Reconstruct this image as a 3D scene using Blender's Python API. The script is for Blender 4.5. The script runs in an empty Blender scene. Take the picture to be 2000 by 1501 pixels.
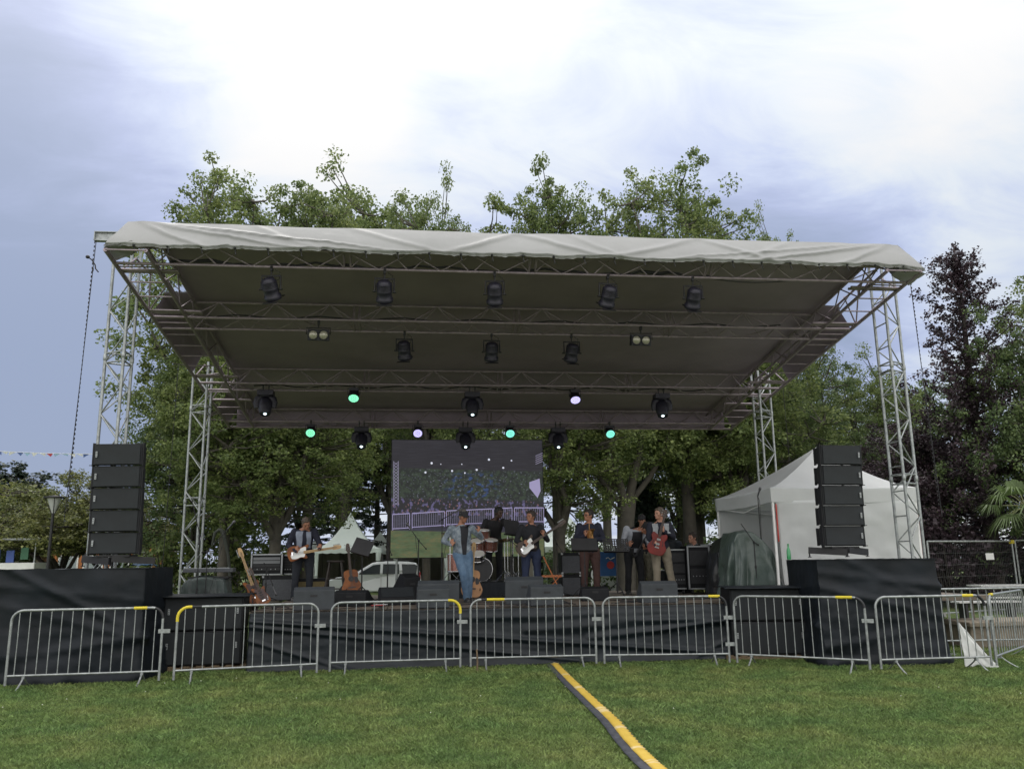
import bpy, math, random
import numpy as np
from mathutils import Vector, Matrix, noise as mnoise
sc = bpy.context.scene
COL = sc.collection
rad = math.radians
# ------------------------------------------------------------ camera
CAM = Vector((-1.8275, -12.853, 1.65))
YAW, PIT, ROL, FPX = 0.1144, 0.2063, -0.0136, 1632.7
_f = Vector((math.sin(YAW)*math.cos(PIT), math.cos(YAW)*math.cos(PIT), math.sin(PIT)))
_r0 = Vector((math.cos(YAW), -math.sin(YAW), 0)); _u0 = _r0.cross(_f)
_r = math.cos(ROL)*_r0 + math.sin(ROL)*_u0
_u = -math.sin(ROL)*_r0 + math.cos(ROL)*_u0
cd = bpy.data.cameras.new('camera'); cam = bpy.data.objects.new('camera', cd); COL.objects.link(cam)
cam.matrix_world = Matrix(((_r.x,_u.x,-_f.x,CAM.x),(_r.y,_u.y,-_f.y,CAM.y),(_r.z,_u.z,-_f.z,CAM.z),(0,0,0,1)))
cd.sensor_width = 36; cd.lens = FPX/2000*36; cd.clip_end = 2000; cd.clip_start = .1
sc.camera = cam
def ray(px, py): return _f + (px-1000)/FPX*_r - (py-750.5)/FPX*_u
def at(px, py, Y):
    d = ray(px, py); return CAM + d*((Y-CAM.y)/d.y)
def atz(px, py, z):
    d = ray(px, py); return CAM + d*((z-CAM.z)/d.z)
# ------------------------------------------------------------ world
SUN_EL, SUN_AZ = rad(52), rad(-12)      # azimuth measured from +y towards +x
w = bpy.data.worlds.new("World"); sc.world = w; w.use_nodes = True
nt = w.node_tree; N = nt.nodes; L = nt.links
for n in list(N): N.remove(n)
out = N.new('ShaderNodeOutputWorld'); bg = N.new('ShaderNodeBackground'); L.new(bg.outputs[0], out.inputs[0])
bg.inputs[1].default_value = 0.1
sky = N.new('ShaderNodeTexSky'); sky.sky_type = 'NISHITA'; sky.sun_disc = False
sky.sun_elevation = SUN_EL; sky.sun_rotation = SUN_AZ; sky.dust_density = 2.0
tc = N.new('ShaderNodeTexCoord')
def wmath(op, a, b=None, c=None, clamp=False):
    n = N.new('ShaderNodeMath'); n.operation = op; n.use_clamp = clamp
    for i, v in enumerate((a, b, c)):
        if v is None: continue
        if isinstance(v, (int, float)): n.inputs[i].default_value = v
        else: L.new(v, n.inputs[i])
    return n.outputs[0]
sep = N.new('ShaderNodeSeparateXYZ'); L.new(tc.outputs['Generated'], sep.inputs[0])
zz = wmath('ADD', wmath('MAXIMUM', sep.outputs[2], 0.0), 0.22)
cmb = N.new('ShaderNodeCombineXYZ')
L.new(wmath('DIVIDE', sep.outputs[0], zz), cmb.inputs[0]); L.new(wmath('DIVIDE', sep.outputs[1], zz), cmb.inputs[1])
mp = N.new('ShaderNodeMapping'); L.new(cmb.outputs[0], mp.inputs[0]); mp.inputs['Scale'].default_value = (0.9, 1.5, 1)
mp.inputs['Rotation'].default_value = (0, 0, rad(-14)); mp.inputs['Location'].default_value = (3.1, 1.7, 0)
def wnoise(scale, det, rough, dist=0.0):
    n = N.new('ShaderNodeTexNoise'); n.inputs['Scale'].default_value = scale; n.inputs['Detail'].default_value = det
    n.inputs['Roughness'].default_value = rough; n.inputs['Distortion'].default_value = dist
    L.new(mp.outputs[0], n.inputs['Vector']); return n.outputs[0]
n1 = wnoise(1.1, 8, .55, .4); n2 = wnoise(3.2, 9, .6, .8)
def blob(px, py, width, amt):            # a soft patch of sky around one direction
    d = ray(px, py).normalized()
    v = N.new('ShaderNodeVectorMath'); v.operation = 'DOT_PRODUCT'; v.inputs[1].default_value = d
    L.new(tc.outputs['Generated'], v.inputs[0])
    # exp(-(1-cos)/s)
    s = (width/FPX)**2/2
    e = wmath('EXPONENT', wmath('DIVIDE', wmath('SUBTRACT', v.outputs['Value'], 1.0), s))
    return wmath('MULTIPLY', e, amt)
cov = wmath('ADD', wmath('MULTIPLY', wmath('SUBTRACT', n1, .5), 1.5), wmath('MULTIPLY', wmath('SUBTRACT', n2, .5), 1.0))
for b in ((430,60,430,.42),(620,240,150,.42),(1250,170,420,.26),(1050,20,300,.2),(1750,230,280,.62),(1900,560,180,.55),(900,40,400,.3),(1950,60,200,.4),
          (60,480,280,-.55),(140,800,260,-.75),(1500,430,210,-.5),(1850,420,170,-.45),(1560,640,160,-.45),(860,180,100,-.22),(1730,180,70,-.32),(80,160,150,-.3),(1130,110,90,-.12)):
    cov = wmath('ADD', cov, blob(*b))
cov = wmath('ADD', cov, wmath('ADD', .17, wmath('MULTIPLY', wmath('EXPONENT', wmath('MULTIPLY', wmath('MAXIMUM', sep.outputs[2], 0.0), -9.0)), .45)))
sm = N.new('ShaderNodeMapRange'); sm.interpolation_type = 'SMOOTHSTEP'; L.new(cov, sm.inputs[0])
sm.inputs[1].default_value = -.25; sm.inputs[2].default_value = 1.15
ramp = N.new('ShaderNodeValToRGB'); L.new(sm.outputs[0], ramp.inputs[0])
R = ramp.color_ramp; R.elements[0].position = 0; R.elements[0].color = (.36,.44,.64,1)
R.elements[1].position = 1; R.elements[1].color = (1.0,1.0,1.0,1)
for p, c in ((.28,(.49,.57,.84,1)), (.5,(.64,.73,.97,1)), (.75,(.84,.91,1,1))):
    e = R.elements.new(p); e.color = c
wm = N.new('ShaderNodeMix'); wm.data_type = 'RGBA'; L.new(ramp.outputs[0], wm.inputs[6]); wm.inputs[7].default_value = (1.0,.97,.92,1)   # sky behind the viewer and overhead whitened to neutralise its fill light
scl = N.new('ShaderNodeVectorMath'); scl.operation = 'SCALE'; L.new(wm.outputs[2], scl.inputs[0])
# extra brightness added overhead and behind the camera, out of view, as fill light
back = N.new('ShaderNodeMapRange'); back.interpolation_type = 'SMOOTHSTEP'; L.new(sep.outputs[1], back.inputs[0]); back.inputs[1].default_value = .35; back.inputs[2].default_value = -.5; back.inputs[3].default_value = 0.0; back.inputs[4].default_value = 1.0
L.new(wmath('ADD', wmath('ADD', 8.6, wmath('MULTIPLY', back.outputs[0], 8.5)), wmath('MULTIPLY', wmath('POWER', wmath('MAXIMUM', sep.outputs[2], 0.0), 3.0), 16.0)), scl.inputs['Scale'])
L.new(wmath('MINIMUM', wmath('ADD', back.outputs[0], wmath('MULTIPLY', wmath('POWER', wmath('MAXIMUM', sep.outputs[2], 0.0), 3.0), 1.3)), .9), wm.inputs[0])
mix = N.new('ShaderNodeMix'); mix.data_type = 'RGBA'; mix.inputs[0].default_value = .93
L.new(sky.outputs[0], mix.inputs[6]); L.new(scl.outputs[0], mix.inputs[7]); L.new(mix.outputs[2], bg.inputs[0])
sl = bpy.data.lights.new('sun', 'SUN'); sl.energy = 1.1; sl.angle = rad(16); sl.color = (1, .96, .9)
so = bpy.data.objects.new('sun', sl); COL.objects.link(so)
sd = Vector((math.sin(SUN_AZ)*math.cos(SUN_EL), math.cos(SUN_AZ)*math.cos(SUN_EL), math.sin(SUN_EL)))
so.rotation_euler = sd.to_track_quat('Z', 'Y').to_euler(); so.location = (0, 0, 60)
sc.view_settings.view_transform = 'Standard'; sc.view_settings.look = 'None'
sc.view_settings.exposure = 0.0; sc.view_settings.gamma = 1
sc.cycles.max_bounces = 6; sc.cycles.diffuse_bounces = 3; sc.cycles.transparent_max_bounces = 6
# ------------------------------------------------------------ materials
MATS = {}
def mat(name, col, rough=.6, metal=0.0, var=0.0, vscale=6.0, bump=0.0, bscale=30.0, col2=None, emit=None, estr=1.0, trans=0.0, sheen=0.0, spec=None, island=0.0, coat=0.0, space='Object', bstretch=None, alpha=None):
    if name in MATS: return MATS[name]
    m = bpy.data.materials.new(name); m.use_nodes = True; t = m.node_tree; n = t.nodes; l = t.links
    p = n['Principled BSDF']; p.inputs['Base Color'].default_value = (*col, 1); p.inputs['Roughness'].default_value = rough
    p.inputs['Metallic'].default_value = metal
    if spec is not None: p.inputs['Specular IOR Level'].default_value = spec
    if sheen: p.inputs['Sheen Weight'].default_value = sheen
    if coat: p.inputs['Coat Weight'].default_value = coat
    if emit is not None:
        p.inputs['Emission Color'].default_value = (*emit, 1); p.inputs['Emission Strength'].default_value = estr
    c = n.new('ShaderNodeTexCoord')
    colout = None
    if var or col2:
        ns = n.new('ShaderNodeTexNoise'); ns.inputs['Scale'].default_value = vscale; ns.inputs['Detail'].default_value = 6
        ns.inputs['Roughness'].default_value = .6; l.new(c.outputs[space], ns.inputs['Vector'])
        mr = n.new('ShaderNodeMapRange'); l.new(ns.outputs[0], mr.inputs[0]); mr.inputs[1].default_value = .32; mr.inputs[2].default_value = .68
        mx = n.new('ShaderNodeMix'); mx.data_type = 'RGBA'; l.new(mr.outputs[0], mx.inputs[0])
        c2 = col2 if col2 else tuple(min(1, x*(1+var)) for x in col); c1 = col if col2 else tuple(x*(1-var) for x in col)
        mx.inputs[6].default_value = (*c1, 1); mx.inputs[7].default_value = (*c2, 1); colout = mx.outputs[2]
    if island:
        g = n.new('ShaderNodeNewGeometry'); hs = n.new('ShaderNodeHueSaturation')
        mr = n.new('ShaderNodeMapRange'); l.new(g.outputs['Random Per Island'], mr.inputs[0]); mr.inputs[3].default_value = 1-island; mr.inputs[4].default_value = 1+island
        mh = n.new('ShaderNodeMapRange'); l.new(g.outputs['Random Per Island'], mh.inputs[0]); mh.inputs[3].default_value = .515; mh.inputs[4].default_value = .48
        l.new(mr.outputs[0], hs.inputs['Value']); l.new(mh.outputs[0], hs.inputs['Hue'])
        if colout: l.new(colout, hs.inputs['Color'])
        else: hs.inputs['Color'].default_value = (*col, 1)
        colout = hs.outputs[0]
    if colout: l.new(colout, p.inputs['Base Color'])
    if bump:
        nb = n.new('ShaderNodeTexNoise'); nb.inputs['Scale'].default_value = bscale; nb.inputs['Detail'].default_value = 5
        if bstretch:
            mpn = n.new('ShaderNodeMapping'); l.new(c.outputs[space], mpn.inputs[0]); mpn.inputs['Scale'].default_value = bstretch; l.new(mpn.outputs[0], nb.inputs['Vector'])
        else: l.new(c.outputs[space], nb.inputs['Vector'])
        b = n.new('ShaderNodeBump'); b.inputs['Strength'].default_value = bump; b.inputs['Distance'].default_value = .02
        l.new(nb.outputs[0], b.inputs['Height']); l.new(b.outputs[0], p.inputs['Normal'])
    if trans:
        o = n['Material Output']; tr = n.new('ShaderNodeBsdfTranslucent'); ms = n.new('ShaderNodeMixShader'); ms.inputs[0].default_value = trans
        if colout: l.new(colout, tr.inputs[0])
        else: tr.inputs[0].default_value = (*col, 1)
        l.new(p.outputs[0], ms.inputs[1]); l.new(tr.outputs[0], ms.inputs[2]); l.new(ms.outputs[0], o.inputs[0])
    MATS[name] = m; return m
M_ALU = mat('aluminium', (.42,.44,.45), .38, .55, var=.18, vscale=9)
M_ROOFALU = mat('dull_aluminium', (.27,.225,.25), .45, .4, var=.2, vscale=9)
M_STEEL = mat('galvanised_steel', (.30,.32,.32), .42, .55, var=.28, vscale=14, bump=.1, bscale=60)
M_BLACK = mat('black_plastic', (.014,.015,.018), .55, var=.3, vscale=12)
M_BLKMET = mat('black_metal', (.012,.012,.014), .55, .1, var=.3)
M_RUBBER = mat('black_rubber', (.02,.02,.022), .8)
M_GRILLE = mat('speaker_grille', (.008,.011,.014), .7, .0, var=.22, vscale=4, bump=.25, bscale=220)
M_MONI = mat('monitor_grille', (.032,.038,.044), .7, 0, var=.2, vscale=5, bump=.2, bscale=200)
M_CAB = mat('cabinet_paint', (.007,.008,.010), .65, spec=.3, var=.25, vscale=9, bump=.15, bscale=90)
M_DRAPE = mat('black_drape_cloth', (.007,.010,.014), .55, var=.35, vscale=1.6, bump=.25, bscale=6, spec=.25)
M_SKIRT = mat('stage_skirt_cloth', (.007,.011,.015), .45, var=.35, vscale=1.2, bump=.2, bscale=6, spec=.3)
M_TARP_W = mat('canopy_pvc_outside', (.275,.28,.28), .5, var=.07, vscale=1.3, bump=.15, bscale=9, trans=.06)
M_TARP_D = mat('canopy_pvc_inside', (.27,.22,.27), .75, var=.12, vscale=.9, bump=.2, bscale=3)
M_WHITE = mat('white_paint', (.78,.79,.78), .5, var=.05)
M_TENT = mat('white_tent_fabric', (.74,.76,.75), .6, var=.07, vscale=1.1, bump=.2, bscale=4, trans=.2)
M_TENTG = mat('greenish_tent_fabric', (.62,.70,.66), .6, var=.06, vscale=1.0, bump=.2, bscale=4, trans=.2)
M_RED = mat('red_webbing', (.45,.05,.04), .6)
M_YEL = mat('yellow_tape', (.62,.50,.03), .5, var=.12, vscale=30)
M_WOOD = mat('deck_plywood', (.16,.125,.095), .6, var=.3, vscale=3.5, bump=.2, bscale=18, col2=(.10,.085,.07))
M_BADGE = mat('badge_plate', (.35,.37,.38), .4, .4)
M_CHROME = mat('chrome', (.7,.7,.72), .15, 1.0)
M_GLASS = mat('dark_glass', (.02,.028,.032), .22, 0, spec=.35)
M_PALLET = mat('pallet_wood', (.14,.10,.06), .8, var=.35, vscale=8, bump=.3, bscale=30)
# ------------------------------------------------------------ mesh helper
def basis(d, hint=None):
    d = Vector(d).normalized(); h = Vector(hint) if hint else (Vector((0,0,1)) if abs(d.z) < .95 else Vector((1,0,0)))
    x = h.cross(d)
    if x.length < 1e-6: x = Vector((1,0,0)).cross(d)
    x.normalize(); y = d.cross(x); return x, y, d
class MB:
    def __init__(s): s.v = []; s.f = []; s.m = []; s.s = []
    def add(s, vs, fs, mi=0, sm=False):
        k = len(s.v); s.v.extend([tuple(v) for v in vs]); s.f.extend([tuple(i+k for i in f) for f in fs])
        s.m.extend([mi]*len(fs)); s.s.extend([sm]*len(fs)); return s
    def box(s, c, size, rot=None, mi=0, taper=None):
        c = Vector(c); hx, hy, hz = size[0]/2, size[1]/2, size[2]/2
        vs = []
        for z in (-hz, hz):
            k = taper if (taper and z > 0) else 1
            for x, y in ((-hx,-hy),(hx,-hy),(hx,hy),(-hx,hy)): vs.append(Vector((x*k, y*k, z)))
        if rot is not None: vs = [rot @ v for v in vs]
        return s.add([c+v for v in vs], [(0,3,2,1),(4,5,6,7),(0,1,5,4),(1,2,6,5),(2,3,7,6),(3,0,4,7)], mi)
    def tube(s, pts, r, n=8, mi=0, cap=True, flat=1.0, hint=None):
        pts = [Vector(p) for p in pts]; m = len(pts); rs = r if isinstance(r, (list, tuple)) else [r]*m
        vs = []; px = None
        for i, p in enumerate(pts):
            d = (pts[min(i+1, m-1)] - pts[max(i-1, 0)])
            if d.length < 1e-9: d = Vector((0,0,1))
            if px is None: x, y, d = basis(d, hint)
            else:
                d = d.normalized(); x = px - d*px.dot(d)
                if x.length < 1e-6: x, y, d = basis(d)
                x.normalize(); y = d.cross(x)
            px = x
            for k in range(n):
                a = 2*math.pi*k/n; vs.append(p + x*math.cos(a)*rs[i] + y*math.sin(a)*rs[i]*flat)
        fs = [(i*n+k, i*n+(k+1)%n, (i+1)*n+(k+1)%n, (i+1)*n+k) for i in range(m-1) for k in range(n)]
        s.add(vs, fs, mi, True)
        if cap: s.add(vs[:n], [tuple(range(n-1,-1,-1))], mi); s.add(vs[-n:], [tuple(range(n))], mi)
        return s
    def ell(s, c, r, rot=None, nu=14, nv=9, mi=0):
        c = Vector(c); vs = []
        for j in range(1, nv):
            t = math.pi*j/nv
            for i in range(nu):
                a = 2*math.pi*i/nu; vs.append(Vector((r[0]*math.sin(t)*math.cos(a), r[1]*math.sin(t)*math.sin(a), r[2]*math.cos(t))))
        vs.append(Vector((0,0,r[2]))); vs.append(Vector((0,0,-r[2])))
        if rot is not None: vs = [rot @ v for v in vs]
        vs = [c+v for v in vs]; T = len(vs)-2; B = T+1
        fs = [(j*nu+i, (j+1)*nu+i, (j+1)*nu+(i+1)%nu, j*nu+(i+1)%nu) for j in range(nv-2) for i in range(nu)]
        fs += [(T, i, (i+1)%nu) for i in range(nu)] + [(B, (nv-2)*nu+(i+1)%nu, (nv-2)*nu+i) for i in range(nu)]
        return s.add(vs, fs, mi, True)
    def lathe(s, prof, c=(0,0,0), axis=(0,0,1), n=20, mi=0, sm=True, cap=True):
        x, y, d = basis(axis); c = Vector(c); vs = []
        for r, h in prof:
            for k in range(n):
                a = 2*math.pi*k/n; vs.append(c + d*h + x*r*math.cos(a) + y*r*math.sin(a))
        m = len(prof)
        fs = [(i*n+k, i*n+(k+1)%n, (i+1)*n+(k+1)%n, (i+1)*n+k) for i in range(m-1) for k in range(n)]
        s.add(vs, fs, mi, sm)
        if cap: s.add(vs[:n], [tuple(range(n-1,-1,-1))], mi); s.add(vs[-n:], [tuple(range(n))], mi)
        return s
    def prism(s, outline, depth, Mx=None, mi=0, z0=0.0):
        Mx = Mx or Matrix.Identity(4); n = len(outline)
        vs = [Mx @ Vector((x, y, z0)) for x, y in outline] + [Mx @ Vector((x, y, z0+depth)) for x, y in outline]
        fs = [tuple(range(n-1,-1,-1)), tuple(range(n, 2*n))] + [(i, (i+1)%n, n+(i+1)%n, n+i) for i in range(n)]
        return s.add(vs, fs, mi)
    def grid(s, fn, nu, nv, mi=0, sm=True):
        vs = [fn(i/nu, j/nv) for j in range(nv+1) for i in range(nu+1)]
        fs = [(j*(nu+1)+i, j*(nu+1)+i+1, (j+1)*(nu+1)+i+1, (j+1)*(nu+1)+i) for j in range(nv) for i in range(nu)]
        return s.add(vs, fs, mi, sm)
    def xf(s, Mx):
        s.v = [tuple(Mx @ Vector(v)) for v in s.v]; return s
    def build(s, name, mats, parent=None, bevel=0, solid=0, loc=None, rot=None, sub=0):
        me = bpy.data.meshes.new(name); me.from_pydata(s.v, [], s.f)
        for m in (mats if isinstance(mats, (list, tuple)) else [mats]): me.materials.append(m)
        me.polygons.foreach_set('material_index', s.m); me.polygons.foreach_set('use_smooth', s.s); me.update()
        o = bpy.data.objects.new(name, me); COL.objects.link(o)
        if parent: o.parent = parent
        if loc is not None: o.location = loc
        if rot is not None: o.rotation_euler = rot
        if bevel:
            b = o.modifiers.new('bevel', 'BEVEL'); b.width = bevel; b.segments = 2; b.limit_method = 'ANGLE'; b.angle_limit = rad(50)
        if solid:
            b = o.modifiers.new('solid', 'SOLIDIFY'); b.thickness = solid; b.offset = 0
        if sub:
            b = o.modifiers.new('sub', 'SUBSURF'); b.levels = sub; b.render_levels = sub
        return o
def tag(o, label=None, cat=None, group=None, kind=None):
    if label: o['label'] = label
    if cat: o['category'] = cat
    if group: o['group'] = group
    if kind: o['kind'] = kind
    return o
def thing(name, label, cat, loc=(0,0,0), rz=0, group=None):
    o = bpy.data.objects.new(name, None); COL.objects.link(o); o.location = loc; o.rotation_euler = (0,0,rz); o.empty_display_size = .2
    return tag(o, label, cat, group)
def children(o, pool=None): return [c for c in COL.objects if c.parent == o]
KIDS = {}
def copy_tree(o, label=None, loc=None, rz=None, group=None, scale=None, parent=None, kids=None):
    if kids is None:
        kids = {}
        for c in COL.objects:
            if c.parent: kids.setdefault(c.parent.name, []).append(c)
    c = o.copy(); COL.objects.link(c)
    if parent: c.parent = parent
    if label: c['label'] = label
    if group: c['group'] = group
    if loc is not None: c.location = loc
    if rz is not None: c.rotation_euler = (0,0,rz)
    if scale is not None: c.scale = scale
    for ch in kids.get(o.name, []): copy_tree(ch, parent=c, kids=kids)
    return c
def RZ(a): return Matrix.Rotation(a, 4, 'Z')
def RX(a): return Matrix.Rotation(a, 4, 'X')
def RY(a): return Matrix.Rotation(a, 4, 'Y')
def TR(*a): return Matrix.Translation(Vector(a if len(a) == 3 else a[0]))
def rounded(w, h, r, n=4, cx=0, cy=0):
    o = []
    for k, (sx, sy) in enumerate(((1,1),(-1,1),(-1,-1),(1,-1))):
        for i in range(n+1):
            a = math.pi/2*(k + i/n); o.append((cx+sx*(w/2-r)+r*math.cos(a), cy+sy*(h/2-r)+r*math.sin(a)))
    return o
def fbm(x, y, z=0, o=4):
    return mnoise.fractal(Vector((x, y, z)), 1.0, 2.0, o, noise_basis='PERLIN_ORIGINAL')
# ------------------------------------------------------------ ground
def ground_mat():
    m = bpy.data.materials.new('lawn_soil'); m.use_nodes = True; t = m.node_tree; n = t.nodes; l = t.links; p = n['Principled BSDF']
    p.inputs['Roughness'].default_value = .9; p.inputs['Specular IOR Level'].default_value = .2
    c = n.new('ShaderNodeTexCoord')
    def ns(s, d=6):
        a = n.new('ShaderNodeTexNoise'); a.inputs['Scale'].default_value = s; a.inputs['Detail'].default_value = d; l.new(c.outputs['Object'], a.inputs['Vector']); return a.outputs[0]
    r = n.new('ShaderNodeValToRGB'); l.new(ns(.9), r.inputs[0]); e = r.color_ramp
    e.elements[0].position = .36; e.elements[0].color = (.09,.14,.05,1); e.elements[1].position = .66; e.elements[1].color = (.15,.18,.065,1)
    r2 = n.new('ShaderNodeValToRGB'); l.new(ns(60), r2.inputs[0]); r2.color_ramp.elements[0].position=.3; r2.color_ramp.elements[0].color=(.45,.45,.45,1); r2.color_ramp.elements[1].position=.75; r2.color_ramp.elements[1].color=(1.3,1.3,1.3,1)
    mx = n.new('ShaderNodeMix'); mx.data_type='RGBA'; mx.blend_type='MULTIPLY'; mx.inputs[0].default_value=1; l.new(r.outputs[0], mx.inputs[6]); l.new(r2.outputs[0], mx.inputs[7])
    l.new(mx.outputs[2], p.inputs['Base Color'])
    b = n.new('ShaderNodeBump'); b.inputs['Strength'].default_value=.6; b.inputs['Distance'].default_value=.03; l.new(ns(45), b.inputs['Height']); l.new(b.outputs[0], p.inputs['Normal'])
    return m
g = MB(); g.grid(lambda u, v: Vector((-200+400*u, -40+440*v, 0.0)), 40, 44, sm=False)
tag(g.build('ground', ground_mat()), kind='structure')
def blades(name, label, zones, seed=3):
    rng = np.random.default_rng(seed); V = []; 
    for (x0, x1, y0, y1, dens, h, wd) in zones:
        n = int((x1-x0)*(y1-y0)*dens)
        px = rng.uniform(x0, x1, n); py = rng.uniform(y0, y1, n)
        # thin out by clumps
        k = np.sin(px*3.1+1.3*np.sin(py*2.3))*np.sin(py*4.3+px)+rng.normal(0,.6,n); 
        hh = h*(.55+.5*rng.random(n))*(1+.18*np.tanh(k)); a = rng.uniform(0, 2*np.pi, n)
        w_ = wd*(.6+.8*rng.random(n)); lean = rng.normal(0, .9, (n,2))*hh[:,None]*.75
        dx = np.cos(a)*w_; dy = np.sin(a)*w_
        b0 = np.stack([px-dx, py-dy, np.zeros(n)], 1); b1 = np.stack([px+dx, py+dy, np.zeros(n)], 1)
        m0 = np.stack([px+lean[:,0]*.4+dx*.7, py+lean[:,1]*.4+dy*.7, hh*.6], 1)
        t = np.stack([px+lean[:,0], py+lean[:,1], hh], 1)
        V.append(np.stack([b0, b1, m0, t], 1))
    V = np.concatenate(V); n = len(V)
    me = bpy.data.meshes.new(name); me.vertices.add(4*n); me.vertices.foreach_set('co', V.reshape(-1).astype(np.float32))
    idx = np.arange(4*n, dtype=np.int32).reshape(n, 4)
    me.loops.add(4*n); me.loops.foreach_set('vertex_index', idx.reshape(-1)); me.polygons.add(n)
    me.polygons.foreach_set('loop_start', np.arange(0, 4*n, 4, dtype=np.int32)); me.polygons.foreach_set('loop_total', np.full(n, 4, dtype=np.int32))
    me.update(calc_edges=True); me.validate()
    o = bpy.data.objects.new(name, me); COL.objects.link(o); return o
def grass_mat():
    m = bpy.data.materials.new('grass_blades'); m.use_nodes = True; t = m.node_tree; n = t.nodes; l = t.links; p = n['Principled BSDF']
    p.inputs['Roughness'].default_value = .6; p.inputs['Specular IOR Level'].default_value = .25
    c = n.new('ShaderNodeTexCoord'); g = n.new('ShaderNodeNewGeometry')
    def ns(s, d=5):
        a = n.new('ShaderNodeTexNoise'); a.inputs['Scale'].default_value = s; a.inputs['Detail'].default_value = d; l.new(c.outputs['Object'], a.inputs['Vector']); return a.outputs[0]
    r = n.new('ShaderNodeValToRGB'); l.new(ns(1.1, 5), r.inputs[0]); e = r.color_ramp
    e.elements[0].position = .34; e.elements[0].color = (.125,.205,.068,1); e.elements[1].position = .68; e.elements[1].color = (.225,.265,.092,1)
    k = e.elements.new(.5); k.color = (.165,.235,.076,1)
    mr = n.new('ShaderNodeMapRange'); l.new(g.outputs['Random Per Island'], mr.inputs[0]); mr.inputs[3].default_value=.55; mr.inputs[4].default_value=1.5
    ml = n.new('ShaderNodeMapRange'); l.new(ns(4.5, 3), ml.inputs[0]); ml.inputs[1].default_value=.3; ml.inputs[2].default_value=.7; ml.inputs[3].default_value=.75; ml.inputs[4].default_value=1.2
    mm = n.new('ShaderNodeMath'); mm.operation='MULTIPLY'; l.new(mr.outputs[0], mm.inputs[0]); l.new(ml.outputs[0], mm.inputs[1])
    s = n.new('ShaderNodeVectorMath'); s.operation='SCALE'; l.new(r.outputs[0], s.inputs[0]); l.new(mm.outputs[0], s.inputs['Scale'])
    l.new(s.outputs[0], p.inputs['Base Color'])
    tr = n.new('ShaderNodeBsdfTranslucent'); ms = n.new('ShaderNodeMixShader'); ms.inputs[0].default_value=.3; l.new(s.outputs[0], tr.inputs[0])
    l.new(p.outputs[0], ms.inputs[1]); l.new(tr.outputs[0], ms.inputs[2]); l.new(ms.outputs[0], n['Material Output'].inputs[0]); return m
go = blades('grass', '', [(-6.2,6.5,-7.2,-4.0,5200,.034,.0042),(-8.2,8.2,-4.0,-.6,3000,.038,.0052),(-9.5,10.5,-.6,1.6,2600,.05,.006),(6,12,1.6,9,700,.05,.008)], 4)
go.data.materials.append(grass_mat()); tag(go, 'short mown lawn grass in green and yellowish patches in front of the stage', 'grass', kind='stuff')
rg = random.Random(8)
dz = MB()
for i in range(28):
    x = rg.uniform(-8, 6); y = rg.uniform(-6.5, .2); r = .008
    dz.lathe([(r*.4,0),(r,.004),(r*.3,.008)], (x,y,.034), n=6)
tag(dz.build('daisies', mat('daisy_white', (.75,.75,.68), .7)), 'tiny pale flowers scattered through the lawn', 'flowers', kind='stuff')
# gravel path behind the right-hand barriers
p = MB(); p.grid(lambda u, v: Vector((6.3+16*u, 4.6+2.2*v+.6*math.sin(u*3), .004)), 30, 4, sm=False)
tag(p.build('gravel_path', mat('gravel', (.30,.26,.20), .9, var=.2, vscale=20, bump=.4, bscale=80)), kind='structure')
# cable mat: yellow ridge on dark felt, running from the stage to the camera
ctr = [atz(px, py, .02) for px, py in ((1083,1298),(1102,1318),(1122,1338),(1160,1374),(1196,1408),(1226,1444),(1257,1478),(1284,1503),(1316,1534),(1350,1570))]
def cl(u):
    k = u*(len(ctr)-1); i = min(int(k), len(ctr)-2); f = k-i
    P = [ctr[max(i-1,0)], ctr[i], ctr[i+1], ctr[min(i+2,len(ctr)-1)]]
    return .5*((2*P[1])+(P[2]-P[0])*f+(2*P[0]-5*P[1]+4*P[2]-P[3])*f*f+(3*P[1]-P[0]-3*P[2]+P[3])*f**3)
t = thing('cable_mat', 'long cable mat with a yellow strip on dark felt running across the lawn', 'cable mat', tuple(ctr[5]))
def strip(w0, w1, h, jag=0):
    def f(u, v):
        c = cl(u); d = (cl(min(u+.01,1))-cl(max(u-.01,0))); d.z = 0; d.normalize(); s = Vector((-d.y, d.x, 0))
        a = w0 + (w1-w0)*v
        if jag and v > .99: a += jag*(abs((u*62)%1-.5)*2-.5)
        z = h + .012*math.sin(math.pi*v) + .005*fbm(c.x*5, c.y*5, v)
        return Matrix.Translation(-Vector(ctr[5])) @ (Vector((c.x, c.y, z)) + s*a)
    return f
a = MB(); a.grid(strip(-.130,.075,.03), 200, 6); a.build('felt_base', mat('dark_felt', (.045,.048,.058), .85, var=.4, vscale=9, bump=.4, bscale=20), t, solid=.006)
a = MB(); a.grid(strip(-.055,.055,.046,.022), 250, 4); MYR = [mat('yellow_ridge', (.50,.33,.035), .6, vscale=5, col2=(.60,.42,.07), bump=.3, bscale=40), mat('yellow_ridge_worn', (.60,.47,.22), .7, var=.2, vscale=9)]
a.m = [1 if ((i % 250) % 31 < 3 or (i % 250) in (97,98,99,100,181,182)) else 0 for i in range(len(a.f))]; a.build('yellow_strip', MYR, t, solid=.006)
# concrete block and flower bed beyond
bx = MB(); bx.box((0,0,.19),(1.9,.8,.38)); bx.box((0,0,.42),(2.0,.95,.09))
bl = at(1965,1240,1.9)
tag(bx.build('concrete_block', mat('tan_concrete', (.22,.185,.14), .85, var=.25, vscale=4, bump=.3), bevel=.02, loc=(bl.x, 1.9, 0)), 'low tan concrete block behind the right-hand crowd barriers', 'concrete block')
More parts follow.
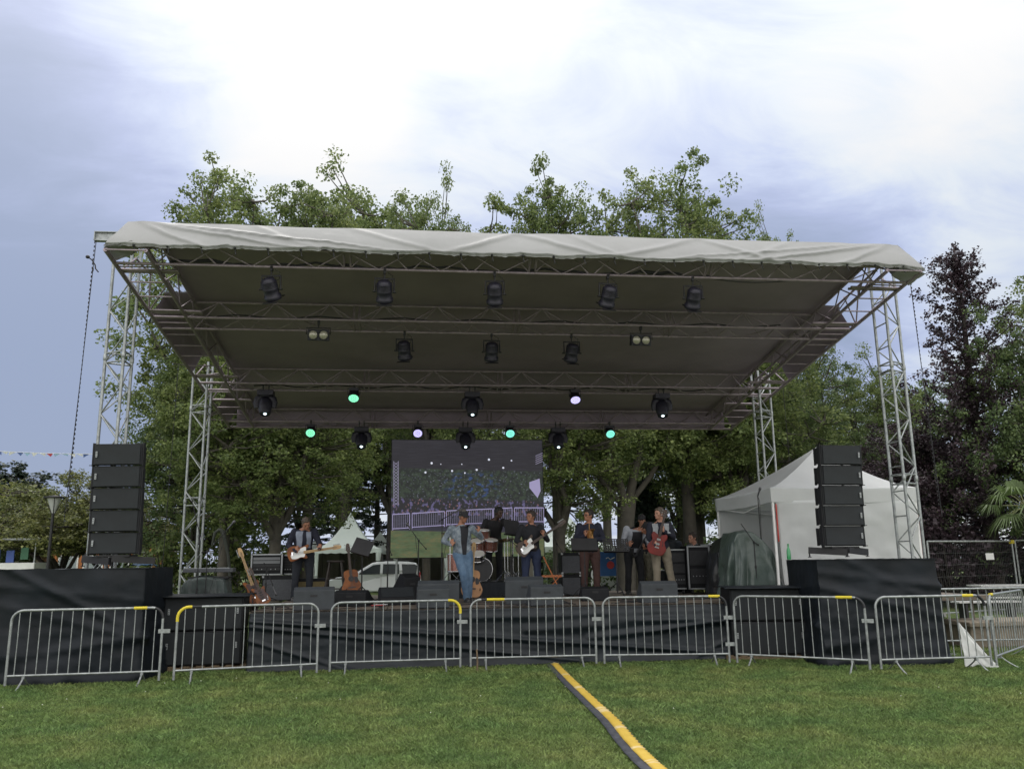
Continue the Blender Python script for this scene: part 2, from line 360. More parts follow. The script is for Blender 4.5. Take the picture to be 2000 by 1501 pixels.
# ------------------------------------------------------------ roof and towers
SL = -0.1444; Z0 = 6.21
def zr(y): return Z0 + SL*y
AX, BX = 6.5, 5.92
roof = thing('stage_roof', 'large sloping stage roof of white tarpaulin over aluminium trusses', 'stage roof', (0, 3.5, 0))
RO = Vector((0, 3.5, 0))
def rb(mb, name, mats, **k):
    mb.xf(Matrix.Translation(-RO)); return mb.build(name, mats, roof, **k)
def truss(y0, y1, yt, dz, xl=-BX, xr=BX, bays=12, ph=0.0):
    m = MB(); zf, zb, zt = zr(y0)+(.13 if y0 < 0 else 0), zr(y1), zr(yt)+dz
    for y, z in ((y0, zf), (y1, zb)): m.tube([(-AX+.02, y, z), (AX-.02, y, z)], .026, 8)
    m.tube([(xl, yt, zt), (xr, yt, zt)], .026, 8)
    n = bays; st = (xr-xl)/n
    for i in range(n):
        a = xl+i*st; b = a+st; c = (a+b)/2
        for y, z in ((y0, zf), (y1, zb)):
            m.tube([(a+.03, y, z), (c, yt, zt)], .013, 6); m.tube([(c, yt, zt), (b-.03, y, z)], .013, 6)
        m.tube([(a, y0, zf), (c, y1, zb)], .011, 6); m.tube([(c, y1, zb), (b, y0, zf)], .011, 6)
        if i % 3 == 0 and i:
            for d in (-.05, .05):
                for y, z in ((y0, zf), (y1, zb)): m.tube([(a+d, y, z), (a+d, yt, zt)], .014, 6)
                m.tube([(a+d, y0, zf), (a+d, y1, zb)], .014, 6)
    return m
for y0, y1, yt in ((-.30,0,-.15),(1.96,2.45,2.2),(5.3,5.74,5.5),(7.99,8.48,8.25)):
    rb(truss(y0, y1, yt, .39), 'roof_truss', M_ROOFALU)
for s in (-1, 1):
    m = MB(); ya, yb = -.42, 8.5
    m.tube([(s*AX, ya, zr(ya)), (s*AX, yb, zr(yb))], .034, 8); m.tube([(s*BX, ya, zr(ya)), (s*BX, yb, zr(yb))], .030, 8)
    m.tube([(s*(BX-.06), -.12, zr(-.12)+.38), (s*(BX-.06), yb, zr(yb)+.38)], .030, 8)
    m.tube([(s*(BX+.14), -.12, zr(-.12)+.30), (s*(BX+.14), yb, zr(yb)+.30)], .022, 8)
    n = 17
    for i in range(n+1):
        y = ya+(yb-ya)*i/n; m.tube([(s*AX, y, zr(y)), (s*BX, y, zr(y))], .013, 6)
    for i in range(9):
        y = ya+(yb-ya)*i/9; y2 = ya+(yb-ya)*(i+1)/9; ym = (y+y2)/2
        for q0, q1 in ((y, ym), (y2, ym)):
            m.tube([(s*BX, q0, zr(q0)), (s*(BX-.06), q1, zr(q1)+.38)], .013, 6)
            m.tube([(s*BX, q0, zr(q0)), (s*(BX+.14), q1, zr(q1)+.30)], .011, 6)
    # sleeve braces round the towers
    for yc in (1.0, 5.7):
        for d in (-.75, .75):
            for e in (0, .09): m.tube([(s*(AX+.0), yc+d+e, zr(yc+d)+.02), (s*(BX-.3), yc+d+e, zr(yc+d)+.02)], .024, 6)
            m.tube([(s*AX, yc+d, zr(yc+d)), (s*(BX+.14), yc+d*.4, zr(yc)+.30)], .014, 6)
            m.tube([(s*AX, yc+d, zr(yc+d)), (s*(AX-.1), yc+d*.5, zr(yc)+.45)], .014, 6)
        m.tube([(s*(AX-.1), yc-.4, zr(yc)+.45), (s*(AX-.1), yc+.4, zr(yc)+.45)], .02, 6)
    rb(m, 'side_truss', M_ROOFALU)
def hole(x, y):
    ax = abs(x); return ax > BX+.05 and ((.35 < y < 2.0) or (4.95 < y < 6.6))
nx, ny = 120, 72; m = MB(); vs = []; 
for j in range(ny+1):
    for i in range(nx+1):
        x = -6.35+12.7*i/nx; y = -.2+8.75*j/ny
        sag = -.035*(1-math.cos(2*math.pi*(y+.2)/2.9))*.5
        vs.append((x, y-RO.y, zr(y)+.47+sag+.012*fbm(x*.8, y*1.3)))
fs = []
for j in range(ny):
    for i in range(nx):
        xc = -6.35+12.7*(i+.5)/nx; yc = -.2+8.75*(j+.5)/ny
        if not hole(xc, yc): fs.append((j*(nx+1)+i, j*(nx+1)+i+1, (j+1)*(nx+1)+i+1, (j+1)*(nx+1)+i))
m.add(vs, fs, 0, True); 
for s in (-1, 1):
    for ya, yb in ((2.05, 4.9), (7.3, 8.5)):
        m.grid(lambda u, v, s=s, ya=ya, yb=yb: Vector((s*(6.34+.20*v+.02*fbm(u*7, v*2)), ya+(yb-ya)*u-RO.y, zr(ya+(yb-ya)*u)+.47-.40*v)), 24, 5)
m.grid(lambda u, v: Vector((-6.35+12.7*u, 8.55-RO.y+.02*fbm(u*9, v), zr(8.55)+.47-.47*v)), 60, 4)
m.build('canopy_lining', M_TARP_D, roof)
# outer cover: white tarpaulin laid over the lining, hipped down over the edges
m = MB(); vs2 = [(v[0], v[1], v[2]+.03) for v in vs]; m.add(vs2, fs, 0, True); m.build('canopy_cover', M_TARP_W, roof)
def crease(x, v):
    # diagonal tension folds running down from the ridge
    h = 0
    for x0, dx, w, a in ((-6.1,1.1,.10,.05),(-6.0,2.6,.14,.055),(-5.9,4.2,.16,.05),(-2.9,1.5,.12,.035),(-.3,-1.2,.12,.05),(-.25,1.5,.14,.05),(.6,.9,.10,.03),(2.7,-1.6,.14,.05),(2.8,1.3,.12,.045),(6.1,-1.1,.10,.05),(6.0,-2.7,.15,.06),(5.8,-4.0,.16,.04),(4.4,-1.2,.1,.03),(-4.4,1.1,.1,.025)):
        c = x0+dx*v; h += a*math.exp(-((x-c)/w)**2)*(1-.5*v)
    return h
def front(u, v):
    x = (-6.30+12.60*u)*(1-v) + (-6.52+13.09*u)*v
    z = 6.83 - .47*v - .03*math.sin(math.pi*v)*(1) + .02*fbm(x*.7, v)
    z += .035*v*abs(math.sin(x*2.1+.5))**.6*(-1) + .025*v*fbm(x*3.3, 1.0)
    if v > .93: z += .02*fbm(x*9, 3.0)
    y = -.16 - .30*v - .05*math.sin(math.pi*v) - 1.0*crease(x, v)*(.35+v*(1-v)*3)
    if v > .93: y += .05
    dip = max(0, abs(x)-6.15)/.7
    return Vector((x, y-RO.y, z-(.09 if x > 0 else .02)*v*dip))
m = MB(); m.grid(front, 420, 22)
for s in (-1, 1):
    def side(u, v, s=s):
        y = (-.16*(1-v) - .46*v)*(1-u) + u*(.55-.5*v)
        x = s*((6.30+(.27 if s > 0 else .22)*v)-.25*u*v)
        z = zr(y+.16) + .62 - .50*v*(1 - .55*min(1, u*7)) - (0 if u < .03 else 0) + .03*fbm(y*1.5, v)*v
        z = 6.83-.50*v-(.09 if s > 0 else .02)*v*(v*.5/.7)+.04*u*v
        return Vector((x, y-RO.y, z))
    m.grid(side, 24, 10)
    def cap(u, v, s=s):     # gusset under the corner
        return Vector((s*((6.57 if s > 0 else 6.52)-.4*u), -.44-RO.y+.5*v*(1-u*.3), (6.22 if s > 0 else 6.30)+.12*u+.02*fbm(u*3, v*3)-.04*v))
    m.grid(cap, 8, 6)
def back(u, v): 
    x = -6.35+12.7*u; return Vector((x, 8.45+.1*v-RO.y, zr(8.45)+.50-.30*v+.02*fbm(x, v)))
m.build('valance', M_TARP_W, roof)
m = MB()                                       # lashing toggles and the loom of cables along the front truss
for i in range(26):
    x = -6.1+12.3*i/25; m.tube([(x, -.40, 6.34), (x+.02, -.42, 6.24)], .009, 5); m.ell((x, -.42, 6.35), (.022,.02,.022), nu=6, nv=4)
pts = [(-5.7+.16*i, .02+.015*math.sin(i*1.7), Z0+.05+.028*math.sin(i*.55)+.018*math.sin(i*1.9)) for i in range(56)]
m.tube(pts, [.018+.014*max(0, math.sin(i*.42))**3 for i in range(56)], 6)
m.tube([(3.0+.12*i, .03, Z0-.05*math.sin(math.pi*i/12)) for i in range(13)], .010, 5)
for y in (2.0, 5.6):
    m.tube([(-5.4+.3*i, y, zr(y)+.05+.03*math.sin(i*1.3)) for i in range(36)], .014, 5)
rb(m, 'cable_loom', M_RUBBER)
# towers: triangular section, apex leg outward
def tower(label, x, y, s, H, base=0.0, winch=False):
    t = thing('truss_tower', label, 'truss tower', (x, y, base), group='four truss towers carrying the stage roof')
    a = (s*.12, 0); b = (-s*.23, -.2); c = (-s*.23, .2); H -= base
    for p in (a, b, c):
        m = MB(); m.tube([(p[0], p[1], .03), (p[0], p[1], H)], .026, 10)
        for z in (.9, 2.95, 4.95):
            if z < H: m.lathe([(.027,-.05),(.034,-.04),(.034,.04),(.027,.05)], (p[0], p[1], z), n=10)
        m.build('leg', M_STEEL, t)
    m = MB(); zs = [.15]; k = 0; step = .43
    while zs[-1]+step < H-.1: zs.append(zs[-1]+step)
    for i in range(len(zs)-1):
        z0, z1 = zs[i], zs[i+1]
        p, q = ((a, b) if i % 2 else (b, a)); m.tube([(p[0], p[1], z0), (q[0], q[1], z1)], .013, 6)
        p, q = ((a, c) if i % 2 else (c, a)); m.tube([(p[0], p[1], z0), (q[0], q[1], z1)], .013, 6)
        if i % 2 == 0 or s > 0: m.tube([(b[0], b[1], z0), (c[0], c[1], z0 if s > 0 else z1)], .012, 6)
    for z in (.88, .98, 2.86, 3.02, 4.86, 5.02):
        if z < H:
            for p, q in ((a,b),(b,c),(c,a)): m.tube([(p[0],p[1],z),(q[0],q[1],z)], .014, 6)
    m.build('lacing', M_STEEL, t)
    m = MB(); m.box((-s*.1, 0, .015), (.75, .75, .03))
    for p in (a, b, c): m.box((p[0], p[1], .05), (.1, .1, .05))
    m.build('base_plate', M_STEEL, t)
    m = MB()                                   # hoist beam on top
    bx0 = s*.45; bx1 = -s*.85; cx = (bx0+bx1)/2; ln = abs(bx1-bx0); hb = H+.12
    if winch:
        m.box((cx, 0, hb+.075), (ln, .1, .012)); m.box((cx, 0, hb-.075), (ln, .1, .012)); m.box((cx, 0, hb), (ln, .012, .14))
        m.box((bx0, 0, hb), (.012, .1, .16))
        m.lathe([(.055,-.03),(.055,.03)], (a[0], 0, H), (0,1,0), n=12)
        m.build('hoist_beam', M_STEEL, t)
        m = MB(); m.tube([(bx0-s*.02, 0, hb-.08), (bx0+s*.02, 0, H-2.2), (bx0+s*.06, -.02, H-4.6)], .006, 6)
        for i in range(60):
            z = hb-.1-i*.075; xx = bx0+s*(.0+.04*i/60); m.ell((xx, 0, z), (.010,.007,.026), nu=5, nv=4)
        m.build('hoist_chain', M_BLKMET, t)
    else:
        m.tube([(bx0, 0, H), (bx0+s*.05, 0, .3)], .007, 5); m.build('hoist_rope', M_BLKMET, t)
    return t
tower('front left truss tower, a triangular aluminium mast behind the left speaker stack', -6.76, 1.0, -1, 6.9, winch=True)
tower('front right truss tower, a triangular aluminium mast in front of the white gazebo', 6.78, 1.0, 1, 6.9, winch=True)
tower('rear left truss tower rising behind the left end of the stage', -6.60, 5.7, -1, 5.95)
tower('rear right truss tower rising behind the roof of the white gazebo', 6.40, 5.9, 1, 5.95)
m = MB(); m.tube([(0,0,0),(.07,0,-.05),(.13,0,-.14),(.14,0,-.2),(.19,0,-.26)], .011, 6); m.ell((0,0,.0),(.035,.03,.03)); m.box((.1,0,-.22),(.02,.02,.05))
tag(m.build('safety_hook', M_BLKMET, loc=(-7.30,1.0,6.66)), 'small dark hook and strap hanging at the top of the front left tower', 'hook')
# ------------------------------------------------------------ stage deck
DZ = .90; DY0 = 1.05; DX0, DX1 = -4.42, 4.1
dk = thing('stage_deck', 'low stage floor of worn plywood panels with a black skirt', 'stage deck', (0, DY0, 0))
DO = Vector((0, DY0, 0))
m = MB()
for i in range(8):
    for j in range(6):
        w_ = (DX1-DX0)/8
        m.box((DX0+w_*(i+.5), DY0+.5+1.0*j, DZ-.02+.0006*((i+j)%2)), (w_-.012, .988, .04))
m.xf(Matrix.Translation(-DO)); m.build('plywood_floor', M_WOOD, dk)
m = MB(); m.box(((DX0+DX1)/2, DY0+3.03, DZ-.075), (DX1-DX0, 5.9, .06))
for i in range(6):
    for j in range(4): m.tube([(DX0+.3+i*(DX1-DX0-.6)/5, DY0+.3+j*1.8, 0), (DX0+.3+i*(DX1-DX0-.6)/5, DY0+.3+j*1.8, DZ-.1)], .024, 8)
m.xf(Matrix.Translation(-DO)); m.build('frame', M_STEEL, dk)
def skirt(u, v):
    x = -4.40+8.45*u; z = (DZ-.015)*(1-v)+.012*v + .012*math.sin(x*1.3)*math.sin(math.pi*v)
    f = 0
    for x0, z0, sx, a, w_ in ((-4.35,.76,-.085,.05,.035),(-4.35,.68,-.12,.04,.03),(-4.3,.45,-.30,.03,.03),(.2,.55,.05,.035,.07),(1.2,.42,.10,.04,.05),(2.2,.50,.12,.03,.03),(-1.5,.74,.01,.025,.05),(1.6,.68,-.03,.03,.05),(3.0,.2,.45,.03,.03)):
        zc = z0+sx*(x-x0); f += a*math.exp(-((z-zc)/w_)**2)*(1 if x > x0-.3 else .2)
    y = -.03 - .09*v - f + .02*fbm(x*.9, z*3) - .05*max(0, v-.85)/.15*(1+.8*fbm(x*1.7, 4.0))
    if v > .9: z += .012*fbm(x*5, 2)
    return Vector((x, y, max(.006, z)))
m = MB(); m.grid(skirt, 260, 40); m.grid(lambda u, v: Vector((-4.40+8.45*u, -.03+.06*v, DZ+.004+.001*math.sin(u*40))), 60, 1)
m.build('skirt', M_SKIRT, dk, solid=.003)
# right-hand stage wing that carries the gazebo
m = MB(); m.box((0,0,.86),(4.4,3.6,.08))
for i in (-2,-.7,.7,2):
    for j in (-1.6,0,1.6): m.tube([(i,j,0),(i,j,.82)], .024, 8)
wg = thing('stage_wing', 'raised platform beside the stage carrying the white gazebo', 'stage platform', (6.35, 3.6, 0)); m.build('platform', M_WOOD, wg)
# ------------------------------------------------------------ PA platforms, covered in black cloth
def platform(label, x0, x1, y0, y1, H, seed, rz=0):
    t = thing('speaker_platform', label, 'speaker platform', ((x0+x1)/2, (y0+y1)/2, 0), rz, 'cloth-covered platforms under the speaker stacks')
    W_, D_ = (x1-x0), (y1-y0); per = 2*(W_+D_)
    def f(u, v):
        d = (u % 1.0)*per
        if d < W_: x, y, nx_, ny_ = -W_/2+d, -D_/2, 0, -1
        elif d < W_+D_: x, y, nx_, ny_ = W_/2, -D_/2+(d-W_), 1, 0
        elif d < 2*W_+D_: x, y, nx_, ny_ = W_/2-(d-W_-D_), D_/2, 0, 1
        else: x, y, nx_, ny_ = -W_/2, D_/2-(d-2*W_-D_), -1, 0
        z = H*(1-v)
        o = .06*fbm(d*1.1+seed, z*1.6, seed)*(.4+v) + .05*v*v + .012*math.sin(d*7+2*fbm(d,z,seed))*v
        for k, (c, sl, a, w2) in enumerate(((.82*H,-.12,.05,.045),(.44*H,.02,.03,.016),(.62*H,-.24,.05,.045),(.25*H,.14,.045,.05),(.9*H,-.5,.04,.05))):
            o += a*math.exp(-((z-c-sl*(d-W_*.4))/w2)**2)*(.4+.6*max(0, math.sin(d*1.3+k+seed)))
        if v > .94: o += .05+.04*fbm(d*3, seed)
        return Vector((x+nx_*o, y+ny_*o, max(.006, z+.01*fbm(d*3, 1))))
    m = MB(); m.grid(f, 300, 34); 
    m.grid(lambda u, v: Vector(((-.5+u)*(W_+.02), (-.5+v)*(D_+.02), H+.012*fbm(u*6, v*4, seed)-.01)), 40, 20)
    m.build('cloth_cover', M_DRAPE, t)
    m = MB(); m.box((0,0,H-.06), (W_-.04, D_-.04, .07))
    for i in (-1,1):
        for j in (-1,1): m.tube([(i*(W_/2-.08), j*(D_/2-.08), 0), (i*(W_/2-.08), j*(D_/2-.08), H-.08)], .03, 8)
    m.build('platform_frame', M_STEEL, t); return t
platform('black cloth covered platform under the left speaker stack', -8.4, -5.78, .28, 1.70, 1.605, 2.0)
platform('black cloth covered platform under the right speaker stack', 4.42, 6.28, -.30, 1.15, 1.585, 5.0, rz=rad(-6))
# ------------------------------------------------------------ line array boxes
def array_box(label, s, group):
    t = thing('line_array_speaker', label, 'speaker', group=group)
    W_, h, d = .74, .322, .46                      # front face in local XZ plane at y=0, box goes to +y
    m = MB(); hw = W_/2
    vs = [(-hw,.05,-h/2),(hw,.05,-h/2),(hw,.05,h/2),(-hw,.05,h/2),(-hw,.14,-h/2),(hw,.14,-h/2),(hw,.14,h/2),(-hw,.14,h/2),
          (-.24,d,-h*.36),(.24,d,-h*.36),(.24,d,h*.36),(-.24,d,h*.36)]
    m.add(vs, [(0,1,2,3),(0,4,5,1),(1,5,6,2),(2,6,7,3),(3,7,4,0),(4,8,9,5),(5,9,10,6),(6,10,11,7),(7,11,8,4),(8,11,10,9)])
    m.build('cabinet', M_CAB, t, bevel=.008)
    m = MB(); m.grid(lambda u, v: Vector((-hw+.03+(W_-.06)*u, .040-.022*math.sin(math.pi*u)**.5, -h/2+.015+(h-.03)*v)), 16, 1, sm=False); m.build('grille', M_GRILLE, t)
    for e in (-1, 1):
        m = MB(); m.box((e*(hw+.006), .10, 0), (.014, .07, h+.03)); m.build('side_plate', M_BLKMET, t)
        m = MB(); m.box((e*.25, d-.02, 0), (.02, .05, h*.9)); m.build('rear_link', M_BLKMET, t)
    m = MB(); m.box((s*(hw+.03), .08, -h/2), (.05, .012, .012)); m.build('locking_pin', M_BLKMET, t)
    m = MB(); m.box((s*(hw-.075), .010, 0), (.026, .008, .085))
    for k in range(3): m.box((s*(hw-.075), .005, -.025+k*.025), (.016, .002, .010), mi=1)
    m.build('badge', [M_BADGE, M_BLACK], t)
    return t
def array(s, cx, cy, zb, yaw, name, lean=0):
    names = ['bottom', 'second from bottom', 'middle', 'second from top', 'top']
    for i in range(5):
        lb = f'black line array speaker box, {names[i]} of the {name} stack of five'
        b = array_box(lb, s, f'five speaker boxes of the {name} stack')
        b.matrix_world = TR(cx, cy - .035*i, zb+.17+i*.328) @ RZ(yaw) @ RX(rad(-1.0+i*.8))
    t = thing('speaker_stand', f'black steel ground frame with two outrigger beams under the {name} speaker stack', 'speaker stand', (cx, cy, zb-.17), yaw)
    for e in (-1, 1):
        m = MB(); m.box((e*.27, .15, .095), (.60, .07, .105), rot=(Matrix.Rotation(e*rad(28), 3, 'Z') @ Matrix.Rotation(rad(4), 3, 'Y')))
        for k in (-1, 1): m.tube([(e*.27+k*.26, .15+k*.12*e, 0), (e*.27+k*.26, .15+k*.12*e, .10)], .012, 6); m.lathe([(.03,0),(.03,.012)], (e*.27+k*.26, .15+k*.12*e, 0), n=10)
        m.build('outrigger', M_BLKMET, t)
    m = MB(); m.box((0,.2,.155),(.5,.3,.03)); m.box((0,.2,.12),(.08,.3,.06)); m.build('frame', M_BLKMET, t)
pl = at(218,1068,.40); array(-1, pl.x, .40, 1.80, rad(-5), 'left')
pr_ = at(1655,1065,.35); array(1, pr_.x, .35, 1.79, rad(5), 'right')
m = MB(); m.grid(lambda u, v: Vector((-.16+.32*u, -.12+.24*v, .05*math.exp(-((u-.5)**2+(v-.5)**2)*7)+.05*(.5+.5*fbm(u*4, v*4))+.01)), 24, 18)
tag(m.build('blue_cloth', mat('blue_cloth', (.03,.10,.20), .7, var=.3), loc=at(292,1096,.9), solid=.006), 'crumpled blue cloth lying on the left speaker platform', 'cloth')
c2 = at(270,1093,.9); bpy.context.scene.collection.objects['blue_cloth'].location = (c2.x+.08, .95, 1.60)
m = MB(); m.lathe([(.030,0),(.033,.02),(.033,.13),(.028,.16),(.013,.20),(.012,.235),(.015,.24),(.015,.255)], (0,0,0), n=14)
b = at(1541,1088,.6); tag(m.build('green_bottle', mat('green_glass', (.03,.25,.09), .15, spec=.7), loc=(b.x, .6, 1.59)), 'small green glass bottle standing on the left end of the right speaker platform', 'bottle')
# ------------------------------------------------------------ subwoofers
def sub_box(label, group, W_=1.22, h=.52, d=.75):
    t = thing('subwoofer', label, 'subwoofer', group=group)
    m = MB(); m.box((0,d/2,h/2),(W_,d,h-.006)); m.build('cabinet', M_CAB, t, bevel=.012)
    m = MB(); m.box((0,-.006,h/2),(W_-.06,.012,h-.05)); m.build('grille', M_GRILLE, t, bevel=.004)
    for e in (-1, 1):
        m = MB(); m.box((e*(W_/2-.09),-.016,h/2+.04),(.028,.008,.09)); 
        for k in range(3): m.box((e*(W_/2-.09),-.0215,h/2+.012+k*.028),(.017,.003,.012), mi=1)
        m.build('badge', [M_BADGE, M_BLACK], t)
    for e in (-1, 1):
        m = MB(); m.box((e*(W_/2+.002), d*.5, h*.55),(.012,.2,.1)); m.build('handle', M_BLKMET, t)
    return t
for nm, cx, cy, yaw, grp in (('left', at(395,1240,1.35).x, 1.35, rad(4), 'stacked bass speakers left of the stage'), ('right', at(1508,1230,.62).x, .72, rad(-9), 'stacked bass speakers right of the stage')):
    for k, w_ in enumerate(('lower', 'upper')):
        b = sub_box(f'{w_} of two stacked black bass speakers beside the {nm} speaker platform', grp); b.matrix_world = TR(cx, cy, .09+k*.525) @ RZ(yaw)
    m = MB()
    for k in range(7): m.box((-.66+k*.22, .38, .075),(.12,.82,.02))
    for y in (.02,.38,.74): m.box((0,y,.045),(1.44,.09,.04)); m.box((0,y,.012),(1.44,.09,.02))
    o = m.build('pallet', M_PALLET); o.matrix_world = TR(cx, cy, 0) @ RZ(yaw); tag(o, f'wooden pallet under the {nm} pair of bass speakers', 'pallet', 'pallets under the bass speakers')
    m = MB(); m.grid(lambda u, v: Vector(((-.5+u)*1.42, (-.5+v)*.95+.36, .012+.006*fbm(u*5, v*4)-.05*max(0, abs(v-.5)-.45)*8)), 30, 16)
    o = m.build('black_cloth', M_DRAPE, solid=.008); o.matrix_world = TR(cx, cy, .09+1.055) @ RZ(yaw); tag(o, f'thin black cloth spread over the {nm} pair of bass speakers', 'cloth', 'cloths over the bass speakers')
# ------------------------------------------------------------ crowd barriers
def barrier(label, x0, y0, x1, y1, tape=None, curve_tape=None, mark=None, dark_end=None):
    L_ = math.hypot(x1-x0, y1-y0); t = thing('crowd_barrier', label, 'crowd barrier', (x0, y0, 0), math.atan2(y1-y0, x1-x0), 'grey steel crowd barriers in front of the stage')
    H = 1.045; rc = .15; rt = .0185; lo = .175
    arc = lambda cx, a0, a1: [(cx+rc*math.cos(a0+(a1-a0)*i/6), 0, H-rc+rc*math.sin(a0+(a1-a0)*i/6)) for i in range(7)]
    pts = [(0,0,.05),(0,0,H-rc-.02)] + arc(rc, math.pi, math.pi/2) + arc(L_-rc, math.pi/2, 0) + [(L_,0,H-rc-.02),(L_,0,.05)]
    m = MB(); m.tube(pts, rt, 10); m.tube([(0,0,lo),(L_,0,lo)], .015, 8); m.build('frame', M_STEEL, t)
    n = 14
    for i in range(n):
        x = .10+(L_-.2)*i/(n-1); zt = H if .14 < x < L_-.14 else H-rc+math.sqrt(max(0, rc**2-(rc-min(x, L_-x))**2))
        m = MB(); bow = .018*math.sin(x*9)*(1 if (mark == 'bent' and i == 2) else .12)
        m.tube([(x,0,lo),(x+bow,0,(lo+zt)/2),(x,0,zt-.004)], .0075, 6); m.build('bar', M_STEEL, t)
    for x in (.23, L_-.23):
        m = MB(); m.tube([(x,-.26,.0),(x,-.19,.03),(x,-.12,.07),(x,-.06,.11),(x,0,.165),(x,.06,.11),(x,.12,.07),(x,.19,.03),(x,.26,0)], .014, 8, flat=.6)
        m.box((x, 0, .155), (.035,.05,.05)); m.build('foot', M_STEEL, t)
    for z in (.72,.32) if mark == 'double' else (.72,): m = MB(); m.box((L_+.03, 0, z), (.16, .028, .055)); m.build('coupling', M_STEEL, t)
    if tape:
        a, b = tape; m = MB(); m.tube([(a*L_,0,H),((a+b)/2*L_,0,H),(b*L_,0,H)], rt+.0035, 10); m.build('yellow_tape', M_YEL, t)
    if curve_tape:
        m = MB(); q = arc(rc, math.pi, math.pi/2) if curve_tape == 'l' else arc(L_-rc, math.pi/2, 0)
        q = ([(0,0,H-rc-.05)]+q+[(rc+.04,0,H)]) if curve_tape == 'l' else ([(L_-rc-.04,0,H)]+q+[(L_,0,H-rc-.05)])
        m.tube(q, rt+.0035, 10); m.build('yellow_tape', M_YEL, t)
    if dark_end:
        m = MB(); q = arc(L_-rc, math.pi/2-.25, 0) if dark_end == 'r' else [(rc+.02,0,H),(rc+.10,0,H),(rc+.17,0,H)]
        m.tube(q, rt+.002, 10); m.build('worn_tape', M_BLACK, t)
    return t
BR = [
 ('leftmost crowd barrier, in front of the left speaker platform', -7.42,-.08,-5.42,.02, (.80,.89), None, None, 'r'),
 ('crowd barrier whose left corner is wrapped in yellow tape, before the left bass speakers', -5.22,.02,-3.28,.40, None, 'l', None, 'l'),
 ('crowd barrier whose right corner is wrapped in yellow tape, before the singer', -3.10,.50,-1.14,.58, None, 'r', None, None),
 ('crowd barrier at mid-stage with yellow tape near its left end and one bent bar', -.98,.60,.98,.56, (.13,.27), None, 'bent', 'l'),
 ('crowd barrier just right of where the yellow cable mat meets the stage', 1.10,.52,3.02,.26, (.86,.95), None, 'double', 'r'),
 ('crowd barrier in front of the right bass speakers, slanting toward the viewer', 3.12,.20,4.62,-1.00, (.80,.92), None, None, 'r'),
 ('crowd barrier squarely in front of the right speaker platform', 4.80,-.98,6.50,-.98, (.80,.90), None, None, 'r'),
 ('rightmost front crowd barrier, turned away from the viewer toward the trees', 6.60,-.95,8.20,.45, (.04,.10), None, None, None),
 ('crowd barrier standing farther back on the right behind the corner of the barrier line', 7.0,1.3,9.1,1.2, None, None, None, None),
]
for b in BR: barrier(*b)
m = MB(); m.grid(lambda u, v: Vector((.02+.36*u*v+.02*v, -.25*v*u+.02*fbm(u*3, v*3), .62*(1-v)+.02+.03*math.sin(u*9+v*4)*v)), 16, 24)
wb = at(1888,1283,.0); tag(m.build('white_sheet', M_WHITE, loc=(6.22,-.72,0), solid=.006), 'white plastic sheet hanging down behind the right front barrier', 'plastic sheet')
wt = thing('wooden_stake', 'thin brown wooden stake in the grass below the middle barrier', 'stake', tuple(atz(932,1312,0)))
m = MB(); m.tube([(0,0,0),(.005,0,.15),(-.005,0,.33)], [.014,.015,.013], 6); m.build('stick', M_PALLET, wt)
# ------------------------------------------------------------ stage lamps
def emat(name, col, s): return mat(name, col, .3, emit=col, estr=s)
M_LGREEN = emat('lens_green', (.30,1.0,.62), 1.0); M_LLILAC = emat('lens_lilac', (.62,.58,1.0), 1.15); M_LTEAL = emat('lens_teal', (.28,.95,.78), 1.0)
M_LDOT = emat('lens_white_beam', (.75,.92,1.0), 3.2); M_WARM = mat('blinder_lamp', (.42,.40,.33), .25, .3)
M_LAMP = mat('lamp_housing', (.014,.013,.024), .5, .1, var=.25, vscale=20)
def aim(v, up=(0,0,1)):
    z = Vector(v).normalized(); x = Vector(up).cross(z); x.normalize(); y = z.cross(x)
    return Matrix(((x.x,y.x,z.x,0),(x.y,y.y,z.y,0),(x.z,y.z,z.z,0),(0,0,0,1)))
def clamp_mesh(m, h=.14):
    m.box((0,0,.0),(.04,.06,.075)); m.tube([(0,0,0),(0,0,-h)], .012, 6); m.tube([(0,-.03,0),(.02,-.05,.03)], .006, 5)
def par_lamp(label, tilt, yaw, group):
    t = thing('stage_lamp', label, 'stage lamp', group=group)
    m = MB(); clamp_mesh(m, .12); m.build('clamp', M_BLKMET, t)
    m = MB(); zc = -.34
    m.tube([(-.15,0,zc),(-.15,0,-.12),(.15,0,-.12),(.15,0,zc)], .011, 6, flat=1.6); 
    for e in (-1, 1): m.tube([(e*.13,0,zc),(e*.185,0,zc)], .016, 8)
    m.build('yoke', M_BLKMET, t)
    A = TR(0,0,zc) @ aim(tilt)
    m = MB(); m.lathe([(.05,-.19),(.095,-.175),(.112,-.12),(.115,-.04),(.122,-.035),(.122,0),(.118,.01),(.118,.09),(.135,.10),(.135,.16),(.128,.165),(.118,.12)], n=20)
    for k in range(5): m.lathe([(.118,-.14+k*.022),(.125,-.134+k*.022),(.118,-.128+k*.022)], n=20)
    m.xf(A); m.build('housing', M_LAMP, t)
    m = MB(); m.lathe([(.0,.118),(.115,.12)], n=20); m.xf(A); m.build('lens', M_GLASS, t)
    for e in (-1, 1): m = MB(); m.box((0, e*.15, .17), (.24, .06, .006)); m.xf(A); m.build('barn_door', M_BLKMET, t)
    m = MB(); m.tube([(.05,0,-.02),(.13,.01,-.06),(.12,.02,-.17),(.03,.03,-.2),(0,.1,-.3)], .006, 5); m.build('power_cord', M_RUBBER, t)
    return t
